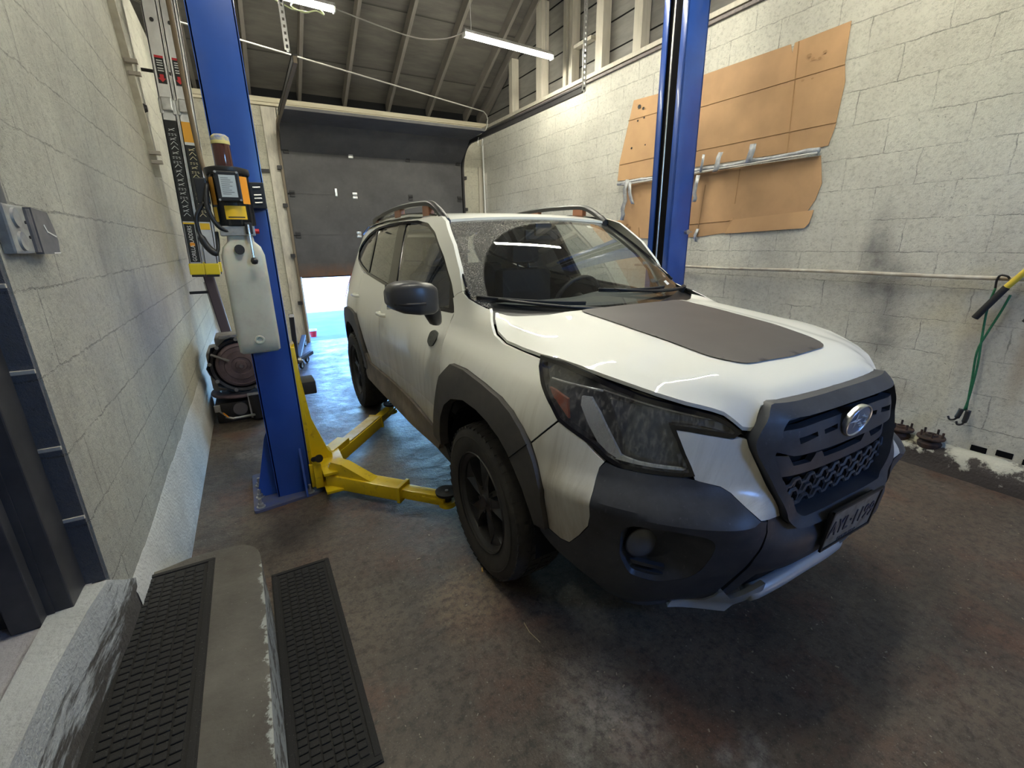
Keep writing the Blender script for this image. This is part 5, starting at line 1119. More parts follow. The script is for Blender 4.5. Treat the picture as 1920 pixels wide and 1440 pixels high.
# ================================================================ ladder hung on the left wall
LD = thing('ladder', (-.30, 4.80, 1.24), 'folded aluminium multi-position ladder with yellow feet hanging beside the left blue post', 'ladder')
for i, (x0, x1) in enumerate(((-.408, -.315), (-.302, -.208))):
    for k_, y in enumerate((4.62, 5.05)):
        m = MB(); m.box((x0, y, 1.33), (x1, y+.012, 3.95), bev=.002).box((x0, y, 1.33), (x0+.008, y+.035, 3.95)).box((x1-.008, y, 1.33), (x1, y+.035, 3.95))
        r = obj('stile', m, M_ALU, LD)
        obj('ladder_foot', MB().box((x0-.006, y-.014, 1.245), (x1+.006, y+.045, 1.335), bev=.008), M_YLAB if 0 else simple('yellow_foot_plastic', (.80, .62, .02), .45) if i+k_ == 0 else bpy.data.materials['yellow_foot_plastic'], r)
        obj('foot_rubber', MB().box((x0+.004, y-.016, 1.228), (x1-.004, y+.04, 1.247), bev=.004), M_RUB, r)
        if k_ == 0:
            # labels on the side of each stile
            def lab(z0, z1, mat, nm, ins=.008): return obj(nm, MB().box((x0+ins, y-.0015, z0), (x1-ins, y, z1)), mat, r)
            lab(2.62, 2.80, M_INK, 'safety_label', .020); obj('safety_label_stripe', MB().box((x0+.020, y-.0025, 2.785), (x1-.020, y-.001, 2.80)), M_RED, r)
            xc = (x0+x1)/2
            obj('safety_label_arrow', MB().add([(xc-.012, y-.0025, 2.68), (xc+.012, y-.0025, 2.68), (xc+.012, y-.0025, 2.655), (xc+.024, y-.0025, 2.655), (xc, y-.0025, 2.63), (xc-.024, y-.0025, 2.655), (xc-.012, y-.0025, 2.655)], [tuple(range(7))]), M_RED, r)
            q = MB()
            for z in (2.765, 2.75, 2.735, 2.715, 2.70): q.box((xc-.018, y-.0025, z), (xc+.018, y-.001, z+.006))
            obj('safety_label_print', q, M_WHITE, r)
            obj('hinge_lock', MB().box((x0+.012, y-.03, 2.44), (x1-.012, y, 2.53), bev=.008).box((x0-.004, y-.012, 2.42), (x0+.018, y, 2.52), bev=.004).box((x1-.018, y-.012, 2.42), (x1+.004, y, 2.52), bev=.004), M_STEEL, r)
            lab(1.66, 2.38 if i == 0 else 2.22, M_INK, 'instruction_decal')
            if i: lab(2.24, 2.38, simple('orange_decal', (.80, .38, .03), .5), 'orange_decal')
            q = MB(); rr = random.Random(3+i)
            for j in range(20):
                z = 1.70+j*.032; 
                if z > (2.34 if i == 0 else 2.18): break
                t = rr.choice((0, 1, 2))
                if t == 0:
                    q.beam((xc-.022, y-.003, z), (xc, y-.003, z+.024), .003, .003, up=(0, 1, 0)); q.beam((xc, y-.003, z+.024), (xc+.022, y-.003, z), .003, .003, up=(0, 1, 0))
                elif t == 1:
                    for g_ in range(3): q.box((xc-.025+g_*.02, y-.003, z), (xc-.025+g_*.02+.010, y-.0015, z+.003)); q.box((xc-.025+g_*.018, y-.003, z+.010), (xc-.025+g_*.018+.012, y-.0015, z+.013))
                else: q.beam((xc-.02, y-.003, z), (xc+.02, y-.003, z+.02), .003, .003, up=(0, 1, 0)); q.beam((xc-.02, y-.003, z+.012), (xc+.015, y-.003, z+.002), .0025, .003, up=(0, 1, 0))
            obj('pictograms', q, M_WHITE if i == 0 else simple('cream_print', (.75, .66, .4), .5), r)
            if i == 0:
                lab(1.345, 1.64, M_INK, 'name_decal', .012)
                PMt = frame((xc, y-.003, 1.49), (0, 0, 1), (-1, 0, 0)); text('name_lettering', 'GORILLA  LADDERS', .040, M_WHITE, PMt, r, .0006, sx=.78)
                obj('name_emblem', MB().add([(xc-.016, y-.0035, 1.470), (xc+.016, y-.0035, 1.470), (xc+.018, y-.0035, 1.492), (xc, y-.0035, 1.505), (xc-.018, y-.0035, 1.492)], [(0, 1, 2, 3, 4)]), M_ORANGE, r)
                lab(1.640, 1.652, M_YLAB, 'yellow_line')
            else: lab(1.60, 1.65, M_YLAB, 'yellow_square', .014)
            obj('stile_rivet', MB().cyl((xc, y, 3.02), (xc, y-.006, 3.02), .013, n=14).cyl((xc, y, 3.42), (xc, y-.006, 3.42), .013, n=14), M_DARK, r)
    m = MB()
    for j in range(9): m.cyl(((x0+x1)/2, 4.63, 1.45+j*.29), ((x0+x1)/2, 5.06, 1.45+j*.29), .016, n=12)
    obj('rungs', m, M_ALU, LD)
LD.rotation_euler = (0, .028, 0)
m = MB(); m.cyl((-.498, 4.80, 2.74), (-.25, 4.80, 2.74), .012, n=8); obj('wall_hook', m, M_DARK, LD)
# brown rope hanging between ladder and post
P = [(-.16, 3.98, 3.9), (-.163, 4.0, 2.9), (-.166, 4.0, 2.4), (-.158, 4.0, 2.05), (-.12, 3.7, 1.85), (-.11, 3.05, 1.78)]
tag(obj('cable', MB().tube([crom(P, t/6) for t in range(31)], .014, 8), simple('brown_dusty_hose', (.19, .14, .09), .8), smooth=True), 'dusty brown cable hanging down between the ladder and the left blue post', 'cable')
# dark folded stand with yellow foot below the ladder
st = thing('folded_stand', (-.28, 5.02, .55), 'dark folded stand with yellow end cap leaning on the left wall behind the oil tank', 'stand')
obj('stand_body', MB().beam((-.33, 5.20, 1.22), (-.262, 5.05, .62), .085, .06, up=(0, 1, 0), bev=.012), simple('dark_purple_metal', (.045, .03, .04), .5), st)
obj('stand_strut', MB().beam((-.37, 5.20, 1.15), (-.31, 5.04, .64), .016, .02, up=(0, 1, 0), bev=.003), M_STEEL, st)
obj('end_cap', MB().box((-.375, 5.0, .53), (-.275, 5.09, .61), bev=.006), simple('ochre_block', (.60, .36, .07), .6), st)
obj('stand_clamp', MB().box((-.499, 5.15, 1.05), (-.315, 5.172, 1.075), bev=.004), M_BLACK, st)
# transmission and engine part by the wall
tr = thing('transmission', (-.25, 4.55, .27), 'cast aluminium gearbox with round converter face stacked behind the left blue post', 'gearbox')
c = (-.175, 4.40, .50); h = MB(); v = []; n = 26
ro = [.235+.012*((k*5) % 3)-.004*((k*3) % 2) for k in range(n)]
for o_, s_ in ((0, 1), (.02, 1.0), (.06, .90), (.30, .72)):
    for k in range(n): t = 2*pi*k/n; v.append((c[0]+ro[k]*s_*cos(t), c[1]+o_, c[2]+ro[k]*s_*sin(t)*.98))
f = [(i*n+k, i*n+(k+1) % n, (i+1)*n+(k+1) % n, (i+1)*n+k) for i in range(3) for k in range(n)]+[tuple(range(3*n, 4*n))]
obj('bell_housing', h.add(v, f), M_GREYCAST, tr, smooth=35, fixn=False)
obj('housing_bowl', MB().lathe([(.225, 0), (.205, .01), (.195, .06), (0, .07)], c, (0, 1, 0), 40), M_DARK, tr, smooth=35)
tc = obj('torque_converter', MB().lathe([(.19, .03), (.185, .0), (.165, -.012), (.160, -.004), (.125, -.010), (.12, -.018), (.075, -.022), (.07, -.012), (.045, -.016), (.04, -.032), (.018, -.034), (.016, -.045), (0, -.046)], c, (0, 1, 0), 44), M_PURP, tr, smooth=30)
obj('converter_hub', MB().cyl((c[0], c[1]-.03, c[2]), (c[0], c[1]-.052, c[2]), .016, n=16), M_CHROME, tc, smooth=40)
obj('bracket_arm', MB().beam((c[0]-.20, c[1]-.02, c[2]+.12), (c[0]-.08, c[1]-.04, c[2]+.055), .035, .012, bev=.003), M_GREYCAST, tr)
bl = MB()
for k in range(9): t = 2*pi*k/9+.2; bl.cyl((c[0]+.228*cos(t), c[1]-.005, c[2]+.223*sin(t)), (c[0]+.228*cos(t), c[1]+.03, c[2]+.223*sin(t)), .016, n=8)
obj('bolt_bosses', bl, M_GREYCAST, tr, smooth=35)
obj('gearbox_casing', MB().box((-.42, 4.47, .275), (-.02, 4.90, .62), bev=.03).box((-.34, 4.50, .62), (-.12, 4.8, .735), bev=.02).box((-.30, 4.42, .73), (-.16, 4.6, .76), bev=.006), M_GREYCAST, tr, smooth=35)
en = thing('transfer_case', (-.25, 4.6, 0), 'dark oily engine part with flat purple-grey disc lying under the round gearbox', 'engine part')
obj('casing', MB().box((-.43, 4.42, 0), (-.03, 4.95, .18), bev=.02), M_DARK, en, smooth=35)
obj('flat_disc', MB().lathe([(0, 0), (.235, 0), (.24, .012), (.235, .026), (.17, .028), (.16, .018), (0, .018)], (-.215, 4.62, .215), (0, 0, 1), 40), M_PURP, en, smooth=35)
obj('disc_hub', MB().cyl((-.215, 4.62, .17), (-.215, 4.62, .235), .10, n=24), M_DARK, en, smooth=35)
obj('cylinder_end', MB().cyl((-.245, 4.40, .115), (-.245, 4.46, .115), .055, n=24), simple('grey_cap', (.13, .12, .13), .5), en, smooth=35)
obj('filter_can', MB().cyl((-.115, 4.38, .02), (-.125, 4.38, .235), .050, n=24), M_BLACK, en, smooth=35)
obj('filter_bracket', MB().box((-.175, 4.355, .03), (-.150, 4.375, .25), bev=.003).box((-.175, 4.345, .235), (-.08, 4.375, .255), bev=.003), M_STEEL, en)
obj('strap_buckle', MB().box((-.43, 4.345, .13), (-.385, 4.365, .19), bev=.004).beam((-.40, 4.352, .14), (-.355, 4.352, .085), .03, .006), M_STEEL, en)
obj('red_tab', MB().beam((-.372, 4.344, .12), (-.340, 4.344, .075), .02, .006), M_ORANGE, en)
obj('tube_rail', MB().tube([(-.36, 4.35, .08), (-.31, 4.35, .055), (-.14, 4.345, .06)], .012, 8), M_STEEL, en, smooth=True)
# transmission jack / dolly by the door
dl = thing('wheeled_dolly', (.45, 6.8, 0), 'low black wheeled floor jack with upright handle standing by the left door jamb', 'dolly')
obj('jack_post', MB().beam((.36, 6.2, .05), (.342, 5.62, .72), .05, .05, up=(0, 1, 0), bev=.004), simple('grey_handle_steel', (.10, .10, .115), .4, .5), dl)
obj('jack_frame', MB().beam((.36, 6.1, .09), (.56, 6.35, .13), .05, .04, bev=.004).beam((.38, 6.2, .10), (.58, 7.45, .16), .06, .04, bev=.004), M_DARK, dl)
for x, y in ((.49, 6.35), (.585, 7.45), (.40, 6.05)):
    cs = obj('caster', MB().lathe([(.030, -.012), (.040, -.014), (.046, -.010), (.048, 0), (.046, .010), (.040, .014), (.030, .012)], (x, y, .048), (.85, -.5, 0), 26, True), M_RUB, dl, smooth=40)
    m = MB().lathe([(0, -.008), (.030, -.008), (.030, .008), (0, .008)], (x, y, .048), (.85, -.5, 0), 20); obj('caster_hub', m, M_STEEL, cs, smooth=40)
    obj('caster_fork', MB().box((x-.024, y-.024, .094), (x+.024, y+.024, .112), bev=.003).box((x+.012, y-.018, .04), (x+.018, y+.0, .10)), M_STEEL, cs)
obj('jack_ratchet', MB().cyl((.365, 6.0, .12), (.40, 6.0, .12), .035, n=12), M_STEEL, dl, smooth=35)
rd_ = thing('red_bucket', (.80, 8.30, -.015), 'small red tub with white rim standing outside beyond the open garage door', 'tub')
obj('tub', MB().lathe([(0, 0), (.045, 0), (.06, .10), (.056, .10), (.04, .01), (0, .01)], (.80, 8.30, -.015), (0, 0, 1), 20), M_RED, rd_, smooth=35)
obj('tub_rim', MB().lathe([(.056, .10), (.066, .10), (.066, .125), (.056, .125)], (.80, 8.30, -.015), (0, 0, 1), 20, True), M_WHITE, rd_, smooth=35)
# ================================================================ garage door hardware
def track(x, yend, lab, sgn):
    t = thing('door_track', (x, 6.0, 0), lab, 'door track', )
    P = [(x, 7.735, 0), (x, 7.735, 2.62)]+[(x, 7.735-.40+.40*cos(radians(a)), 2.62+.40*sin(radians(a))) for a in range(10, 91, 10)]+[(x, yend, 3.02)]
    w_ = .028; v = []; f = []
    for i, p in enumerate(P):
        a = Vector(P[max(i-1, 0)]); b = Vector(P[min(i+1, len(P)-1)]); d = (b-a).normalized(); n_v = Vector((1, 0, 0)).cross(d)
        for s1, s2 in ((-1, -1), (1, -1), (1, 1), (-1, 1)): v.append(Vector(p)+Vector((s1*.016, 0, 0))+n_v*(s2*w_))
    for i in range(len(P)-1):
        for j in range(4): f.append((i*4+j, i*4+(j+1) % 4, (i+1)*4+(j+1) % 4, (i+1)*4+j))
    f += [(3, 2, 1, 0), tuple(range(len(v)-4, len(v)))]
    obj('track_rail', MB().add(v, f), M_DARK if sgn > 0 else simple('lamp_tinted_track', (.16, .125, .085), .6), t)  # left rail: the lamp's brown cast is put into its colour
    obj('track_angle', MB().box((x-.022, yend, 3.045), (x+.022, 6.9, 3.062)).box((x+sgn*.018, yend, 3.0), (x+sgn*.022, 6.9, 3.062)), M_DARK, t)
    for z in (.6, 1.3, 2.0, 2.5): obj('track_bracket', MB().box((x-.03+sgn*.03, 7.70, z), (x+.03+sgn*.03, 7.80, z+.05)), M_DARK, t)
    return t
track(3.44, 4.47, 'black right garage door track curving from the door up along the right wall', 1)
tl = track(.655, 4.95, 'left garage door track coloured brown as if lamplit, hanging from the perforated strap', -1)
def strap(x, y, z0, z1, lab, w_=.05):
    t = thing('perforated_strap', (x, y, z0), lab, 'metal strap')
    m = MB(); nh = int((z1-z0)/.05); 
    # plate with real holes: built from rails and bridges
    m.box((x-w_/2, y, z0), (x-.009, y+.003, z1)).box((x+.009, y, z0), (x+w_/2, y+.003, z1)).box((x+w_/2-.003, y, z0), (x+w_/2, y+.035, z1))
    for k in range(nh+1):
        z = z0+k*.05; m.box((x-.009, y, z-.014), (x+.009, y+.003, min(z+.014, z1)))
    obj('strap_plate', m, M_STEEL, t)
    for z in (z0+.03, z0+.35): obj('strap_bolt', MB().cyl((x, y-.004, z), (x, y-.012, z), .010, n=6), M_DARK, t)
    return t
strap(3.44, 4.455, 3.0, roofz(4.5)-.02, 'galvanised perforated angle holding the end of the right door track')
strap(.60, 4.92, 3.07, roofz(4.9)-.02, 'galvanised perforated strap holding the left door track below the cut-off lamp', .045)
tag(obj('wall_pipe', MB().tube([(-.50, 5.15, 3.34), (-.16, 5.4, 3.30), (3.40, 6.80, 3.32), (3.47, 6.84, 3.29), (3.50, 6.86, 3.24), (3.49, 6.87, 3.14), (3.45, 6.88, 3.06)], .009, 8), simple('dusty_pipe', (.27, .26, .235), .6), smooth=True), 'thin pale pipe crossing under the roof boards to the right door track', 'pipe')
tag(obj('long_pole', MB().tube([(3.80, 7.66, 3.16), (3.83, 7.64, 0.02)], .014, 8), M_WHITE, smooth=True), 'thin white pole standing in the far right corner beside the garage door', 'pole')
tag(obj('hanging_hook', MB().tube([(3.36, 6.9, 2.99), (3.34, 6.9, 2.92), (3.36, 6.9, 2.88), (3.42, 6.9, 2.88), (3.44, 6.9, 2.95)], .005, 6), M_STEEL, smooth=True), 'small wire hook hanging under the start of the right door track', 'hook')
# strip lamps
def lamp(name, p0, p1, lab, group=None, cat='ceiling light'):
    p0 = Vector(p0); p1 = Vector(p1); mid = (p0+p1)/2; d = (p1-p0).normalized()
    t = thing(name, mid, lab, cat, group)
    obj('lamp_housing', MB().beam(p0+Vector((0, 0, .028)), p1+Vector((0, 0, .028)), .075, .03, bev=.004), M_STEEL, t)
    obj('light_tube', MB().beam(p0+d*.012, p1-d*.012, .062, .038, bev=.014), M_TUBE, t, smooth=50)
    e = MB()
    for q, s_ in ((p0, 1), (p1, -1)): e.beam(q, q+d*.014*s_, .07, .055, bev=.004)
    obj('end_caps', e, M_WHITE, t)
    for k in (.08, .92):
        q = p0.lerp(p1, k)
        obj('hanging_wire', MB().cyl(q+Vector((0, 0, .04)), (q.x, q.y-.0, roofz(q.y)), .0035, n=6), M_STEEL, t)
    return t
lamp('strip_light', (2.41, 5.24, 3.60), (3.63, 5.34, 3.60), 'lit strip lamp hanging right of the garage door, shown whole')
l2 = lamp('strip_light', (-.08, 5.26, 3.62), (1.12, 5.34, 3.61), 'lit strip lamp at the top edge of the photo above the perforated strap')
P = [(.78, 5.29, 3.60), (.72, 5.24, 3.53), (.82, 5.22, 3.49), (.93, 5.24, 3.53), (1.0, 5.26, 3.52), (.97, 5.26, 3.56)]
obj('dangling_wires', MB().tube([crom(P, t/5) for t in range(26)], .006, 6).tube([(.60, 5.28, 3.6), (.50, 5.2, 3.60), (.56, 5.1, 3.50), (.70, 5.1, 3.45), (.85, 5.15, 3.47)], .006, 6), simple('pale_green_wire', (.55, .62, .35), .5), l2, smooth=True)
lamp('strip_light', (2.1, 3.45, 3.60), (3.32, 3.50, 3.60), 'lit strip lamp above the car windscreen, reflected in its glass')
lamp('strip_light', (-.02, 1.55, 3.62), (1.2, 1.60, 3.62), 'added strip lamp out of view above the concrete steps', )  # unseen lamp, added as overhead fill for the near end
lamp('strip_light', (2.1, 1.50, 3.62), (3.3, 1.55, 3.62), 'added strip lamp out of view above the nose of the car')  # unseen lamp, added to brighten upper faces of the car front
P = [(1.12, 5.34, 3.62), (1.5, 5.34, 3.56), (1.9, 5.3, 3.50), (2.2, 5.26, 3.53), (2.41, 5.24, 3.61)]
tag(obj('lamp_cord', MB().tube([crom(P, t/5) for t in range(21)], .006, 6), simple('grey_cord', (.30, .28, .26), .6), smooth=True), 'slack grey cord linking the two strip lamps', 'cord')
# ================================================================ left wall fittings
jb = thing('junction_box', (-.497, 1.72, 1.45), 'grey weatherproof outlet box with open lid on the left wall', 'electrical box')
jm = simple('grey_painted_box', (.33, .34, .33), .5, vcol=(.22, .215, .21), scale=30)
bx = obj('box_body', MB().box((-.50, 1.575, 1.452), (-.474, 1.692, 1.568), bev=.006), jm, jb)
for z in (1.537, 1.482): obj('knockout_plug', MB().lathe([(0, .003), (.019, .004), (.022, .005), (.024, .0)], (-.474, 1.622, z), (1, 0, 0), 24), jm, bx, smooth=30)
for z in (1.492, 1.528): obj('box_screw', MB().cyl((-.475, 1.678, z), (-.472, 1.678, z), .004, n=8), M_DARK, bx)
lp_ = MB(); lp_.prism([(1.702, 1.450), (1.828, 1.450), (1.842, 1.485), (1.838, 1.515), (1.815, 1.560), (1.702, 1.566)], lambda y, z: (-.478, y, z), lambda y, z: (-.462, y, z)); lp_.cyl((-.474, 1.700, 1.455), (-.474, 1.700, 1.562), .009, n=10)
ld = obj('box_lid', lp_, simple('dark_grey_lid', (.10, .10, .105), .45, vcol=(.17, .16, .16), scale=20), jb)
obj('lid_scrape', MB().beam((-.4610, 1.758, 1.525), (-.4610, 1.772, 1.506), .006, .001, up=(1, 0, 0)).beam((-.4610, 1.772, 1.508), (-.4610, 1.832, 1.496), .004, .001, up=(1, 0, 0)).beam((-.4610, 1.775, 1.452), (-.4610, 1.828, 1.452), .003, .001, up=(1, 0, 0)), M_WHITE, ld)
tag(obj('conduit', MB().tube([(-.488, 1.615, 1.566), (-.488, 1.612, 1.9), (-.488, 1.60, 2.4), (-.488, 1.60, 3.45)], .011, 10), simple('wall_coloured_conduit', (.42, .40, .35), .55), smooth=True), 'painted conduit running up the left wall from the outlet box', 'conduit')
rl = thing('wall_rail', (-.49, 4.5, 2.0), 'cream painted metal rail with short pegs on the left wall beside the ladder', 'rail')
cm_ = simple('cream_wall_paint', (.60, .57, .47), .5, vcol=(.48, .44, .36), scale=14)
obj('rail_bar', MB().beam((-.492, 4.20, 3.05), (-.492, 4.62, 1.98), .02, .07, up=(1, 0, 0), bev=.003), cm_, rl)
for y, z in ((4.33, 2.66), (4.38, 2.60), (4.50, 2.13), (4.51, 2.07)): obj('rail_peg', MB().box((-.49, y-.02, z-.012), (-.42, y+.02, z+.012), bev=.003), simple('peg_metal', (.40, .36, .31), .6) if (y, z) == (4.33, 2.66) else bpy.data.materials['peg_metal'], rl)
obj('rail_knob', MB().lathe([(0, .05), (.02, .05), (.03, .03), (.018, .0)], (-.49, 4.50, 2.42), (1, 0, 0), 14), M_DARK, rl, smooth=35)
# ================================================================ right wall: cardboard, tape, rail, cord
def sheet(name, poly, lab, mat, x=3.838, th=.003, cr=(), tags=None, wav=.002):
    "flat board against the right wall; poly in (y,z)"
    t = obj(name, panel_mb(poly, lambda u, v, o=0: (x-o+wav*sin(u*5+v*3), u, v), (), .06, th, ref=(x+2, 3, 2)), mat, None, smooth=35, fixn=False)
    tag(t, lab, 'cardboard', 'cardboard pieces taped to the right wall')
    for a, b in cr:
        n = 8; P = [(x+wav*sin((a[0]+(b[0]-a[0])*k/n)*5+(a[1]+(b[1]-a[1])*k/n)*3)-.0015, a[0]+(b[0]-a[0])*k/n, a[1]+(b[1]-a[1])*k/n) for k in range(n+1)]
        obj('fold_line', MB().tube(P, .0035, 5), M_CREASE, t)
    return t
def jag(a, b, n, amp, seed):
    r = random.Random(seed); out = []
    for k in range(1, n):
        t = k/n; out.append((a[0]+(b[0]-a[0])*t+r.uniform(-amp, amp), a[1]+(b[1]-a[1])*t+r.uniform(-amp, amp)))
    return out
c1 = sheet('cardboard_sheet', [(3.30, 2.12), (2.16, 2.10), (2.06, 2.105), (2.035, 2.22), (2.02, 2.50), (2.045, 2.62), (2.05, 2.868), (2.43, 2.862), (2.44, 2.80), (2.46, 2.862), (3.25, 2.875), (3.49, 2.865), (3.49, 2.12)], 'large upper brown cardboard sheet on the wall right of the blue post', M_CARD,
    cr=[((2.04, 2.61), (3.48, 2.62)), ((2.40, 2.86), (2.36, 2.10)), ((2.03, 2.25), (3.48, 2.26))], x=3.843)
for y, z, r in ((2.30, 2.74, .018), (2.27, 2.71, .014), (2.22, 2.70, .012), (2.25, 2.58, .010), (2.32, 2.585, .012), (2.19, 2.73, .014)): obj('torn_patch', MB().add([(3.8345, y+r*cos(t)*1.1, z+r*.7*sin(t)) for t in (0, .9, 2, 2.8, 4, 5.2)], [tuple(range(6))]), M_CREASE, c1, fixn=False)
c2 = sheet('cardboard_sheet', [(3.49, 1.49), (3.15, 1.485), (2.86, 1.515), (2.50, 1.545), (2.30, 1.60), (2.13, 1.66), (2.085, 1.74), (2.06, 1.85), (2.08, 1.95), (2.10, 2.045), (3.0, 2.06), (3.49, 2.05)], 'large lower brown cardboard sheet on the wall below the silver taped pipe', M_CARD,
    cr=[((2.76, 2.04), (2.77, 1.76)), ((3.1, 1.95), (3.14, 1.50)), ((2.80, 1.62), (3.48, 1.60))], x=3.843)
sheet('cardboard_sheet', [(2.83, 1.51), (2.13, 1.535), (2.10, 1.57), (2.08, 1.665), (2.80, 1.625), (2.76, 1.64)], 'narrow light cardboard strip at the bottom right of the lower sheet', M_CARD2, x=3.835, cr=[])
c3 = sheet('cardboard_sheet', [(3.5, 2.10), (4.31, 2.115), (4.29, 2.3), (4.20, 2.6), (4.115, 2.88), (3.80, 2.86), (3.5, 2.85)], 'upper cardboard sheet on the wall left of the blue right post', M_CARD2, cr=[((4.18, 2.70), (3.6, 2.69)), ((4.28, 2.28), (3.6, 2.28))], x=3.843)
for y, z, r in ((4.02, 2.80, .02), (3.96, 2.77, .014), (4.03, 2.67, .010), (3.94, 2.68, .010), (4.10, 2.42, .012), (3.90, 2.42, .008)): obj('torn_patch', MB().add([(3.8345, y+r*cos(t)*1.3, z+r*sin(t)) for t in (0, 1, 2, 3, 4.2, 5.2)], [tuple(range(6))]), M_INK, c3, fixn=False)
c4 = sheet('cardboard_sheet', [(3.5, 1.48), (3.86, 1.485), (3.98, 1.51), (4.12, 1.50), (4.235, 1.535), (4.20, 1.62), (4.30, 1.68), (4.22, 1.70), (4.16, 1.82), (4.21, 1.95), (4.19, 2.06), (3.5, 2.06)], 'ragged lower cardboard sheet left of the blue right post', M_CARD2, cr=[((3.92, 1.60), (3.90, 1.49))], x=3.843)
for y, z, r in ((4.10, 1.63, .018), (4.06, 1.60, .02), (4.13, 1.60, .012)): obj('torn_patch', MB().add([(3.8345, y+r*cos(t)*1.3, z+r*sin(t)) for t in (0, 1, 2, 3, 4.2, 5.2)], [tuple(range(6))]), M_CREASE, c4, fixn=False)
tp_ = thing('taped_pipe', (3.80, 3.1, 2.05), 'pipe wrapped in silver duct tape running between the cardboard sheets', 'pipe')
P = [(3.808, 2.10+k*.09+0, 2.078+.005*sin(k*1.3)) for k in range(25)]
obj('pipe_body', MB().tube(P, [.020+.004*sin(k*2.3) for k in range(25)], 10), M_TAPE, tp_, smooth=True)
obj('pipe_groove', MB().tube([(3.784, 2.10+k*.09, 2.060) for k in range(24)], .006, 6), simple('pale_pipe_edge', (.6, .58, .56), .4), tp_, smooth=True)
def tape(pts, w_, lab, x=3.780):
    v = []; f = []
    for i, (y, z, dx) in enumerate(pts): v += [(x-dx, y-w_/2, z), (x-dx-.003, y+w_/2, z+.004)]
    for i in range(len(pts)-1): f.append((2*i, 2*i+1, 2*i+3, 2*i+2))
    m = MB().add(v, f); o = obj('tape_strip', m, M_TAPE, None, smooth=True, fixn=False)
    md = o.modifiers.new('thickness', 'SOLIDIFY'); md.thickness = .0015
    return tag(o, lab, 'tape', 'loose duct tape strips')
tape([(2.62, 2.205, .0), (2.62, 2.16, .004), (2.635, 2.10, .006), (2.64, 2.065, .002)], .055, 'short straight silver tape strip crossing above the taped pipe')
tape([(2.92, 2.19, .0), (2.93, 2.15, .012), (2.935, 2.10, .014), (2.93, 2.05, .03), (2.96, 2.035, .01)], .045, 'curled silver tape strip left of the short straight strip')
tape([(3.10, 2.20, 0), (3.10, 2.15, .006), (3.11, 2.05, .01)], .025, 'thin bright tape strip just right of the blue post')
tape([(3.13, 2.03, .01), (3.14, 1.95, .02), (3.15, 1.88, .018), (3.13, 1.83, .02), (3.15, 1.80, .012)], .04, 'limp tape end hanging under the taped pipe beside the blue post')
tape([(3.13, 1.56, .0), (3.15, 1.50, .008), (3.13, 1.44, .012)], .03, 'small tape scrap at the bottom of the lower cardboard by the post', x=3.8375)
tape([(4.07, 2.10, .01), (4.09, 2.0, .02), (4.07, 1.88, .022), (4.10, 1.80, .03), (4.09, 1.74, .022), (4.10, 1.68, .03)], .055, 'long crumpled tape tail hanging on the cardboard left of the post')
tape([(4.02, 2.07, .02), (3.99, 1.96, .04), (3.96, 1.88, .036), (3.93, 1.84, .04)], .045, 'second crumpled tape tail beside the long one')
tag(obj('wall_pipe', MB().tube([(3.80, 3.9-k*.25, 1.205+.003*sin(k)+.0035*k*.4) for k in range(18)], .013, 10), M_PIPE, smooth=True), 'thin white painted pipe running level along the right wall at waist height', 'pipe')
bc = thing('bungee_cord', (3.80, .93, .35), 'green bungee cords with black hooks hanging from the waist-high pipe', 'bungee cord')
P1 = [(3.792, .955, 1.165), (3.80, .965, 1.05), (3.80, .955, .90), (3.80, .935, .70), (3.80, .93, .50), (3.80, .935, .405)]
P2 = [(3.792, .885, 1.13), (3.80, .905, 1.03), (3.80, .935, .90), (3.80, .955, .78), (3.80, .94, .60), (3.80, .925, .405)]
obj('green_cord', MB().tube([crom(P1, t/4) for t in range(21)], .006, 8).tube([crom(P2, t/4) for t in range(21)], .006, 8), M_GREEN, bc, smooth=True)
for pts in ([(3.79, .955, 1.165), (3.785, .957, 1.21), (3.775, .945, 1.238), (3.77, .915, 1.235), (3.775, .905, 1.222)],):
    obj('hook', MB().tube([crom(pts, t/4) for t in range(17)], .006, 8), M_BLACK, bc, smooth=True)
for y0, s_ in ((.945, 1), (.912, -1)):
    pts = [(3.79, y0, .415), (3.78, y0+.004*s_, .375), (3.77, y0+.012, .345), (3.77, y0+.035, .335), (3.77, y0+.048, .355)] if s_ > 0 else [(3.79, y0, .415), (3.78, y0, .36), (3.77, y0+.006, .325), (3.77, y0+.028, .315), (3.77, y0+.035, .335)]
    obj('hook', MB().tube([crom(pts, t/4) for t in range(17)], [.014]*7+[.006]*10, 8), M_BLACK, bc, smooth=True)
br = thing('brush_handle', (3.78, .88, 1.1), 'black and yellow rod hooked over the pipe at the right edge', 'rod')
obj('black_grip', MB().cyl((3.77, 1.0, .985), (3.77, .905, 1.175), .018, n=14), M_RUB, br, smooth=35)
obj('yellow_shaft', MB().cyl((3.77, .905, 1.175), (3.77, .80, 1.345), .016, n=14), simple('yellow_shaft', (.65, .50, .05), .45), br, smooth=35)
hk = thing('black_grip_tool', (3.80, .77, 1.0), 'short black grip at the right edge of the photo below the rod', 'grip')
obj('grip_body', MB().cyl((3.78, .785, .985), (3.78, .74, 1.10), .022, n=14), M_RUB, hk, smooth=35)
obj('grip_loop', MB().tube([(3.78, .74, 1.10), (3.79, .70, 1.2), (3.80, .66, 1.215)], .006, 8), M_BLACK, hk, smooth=True)
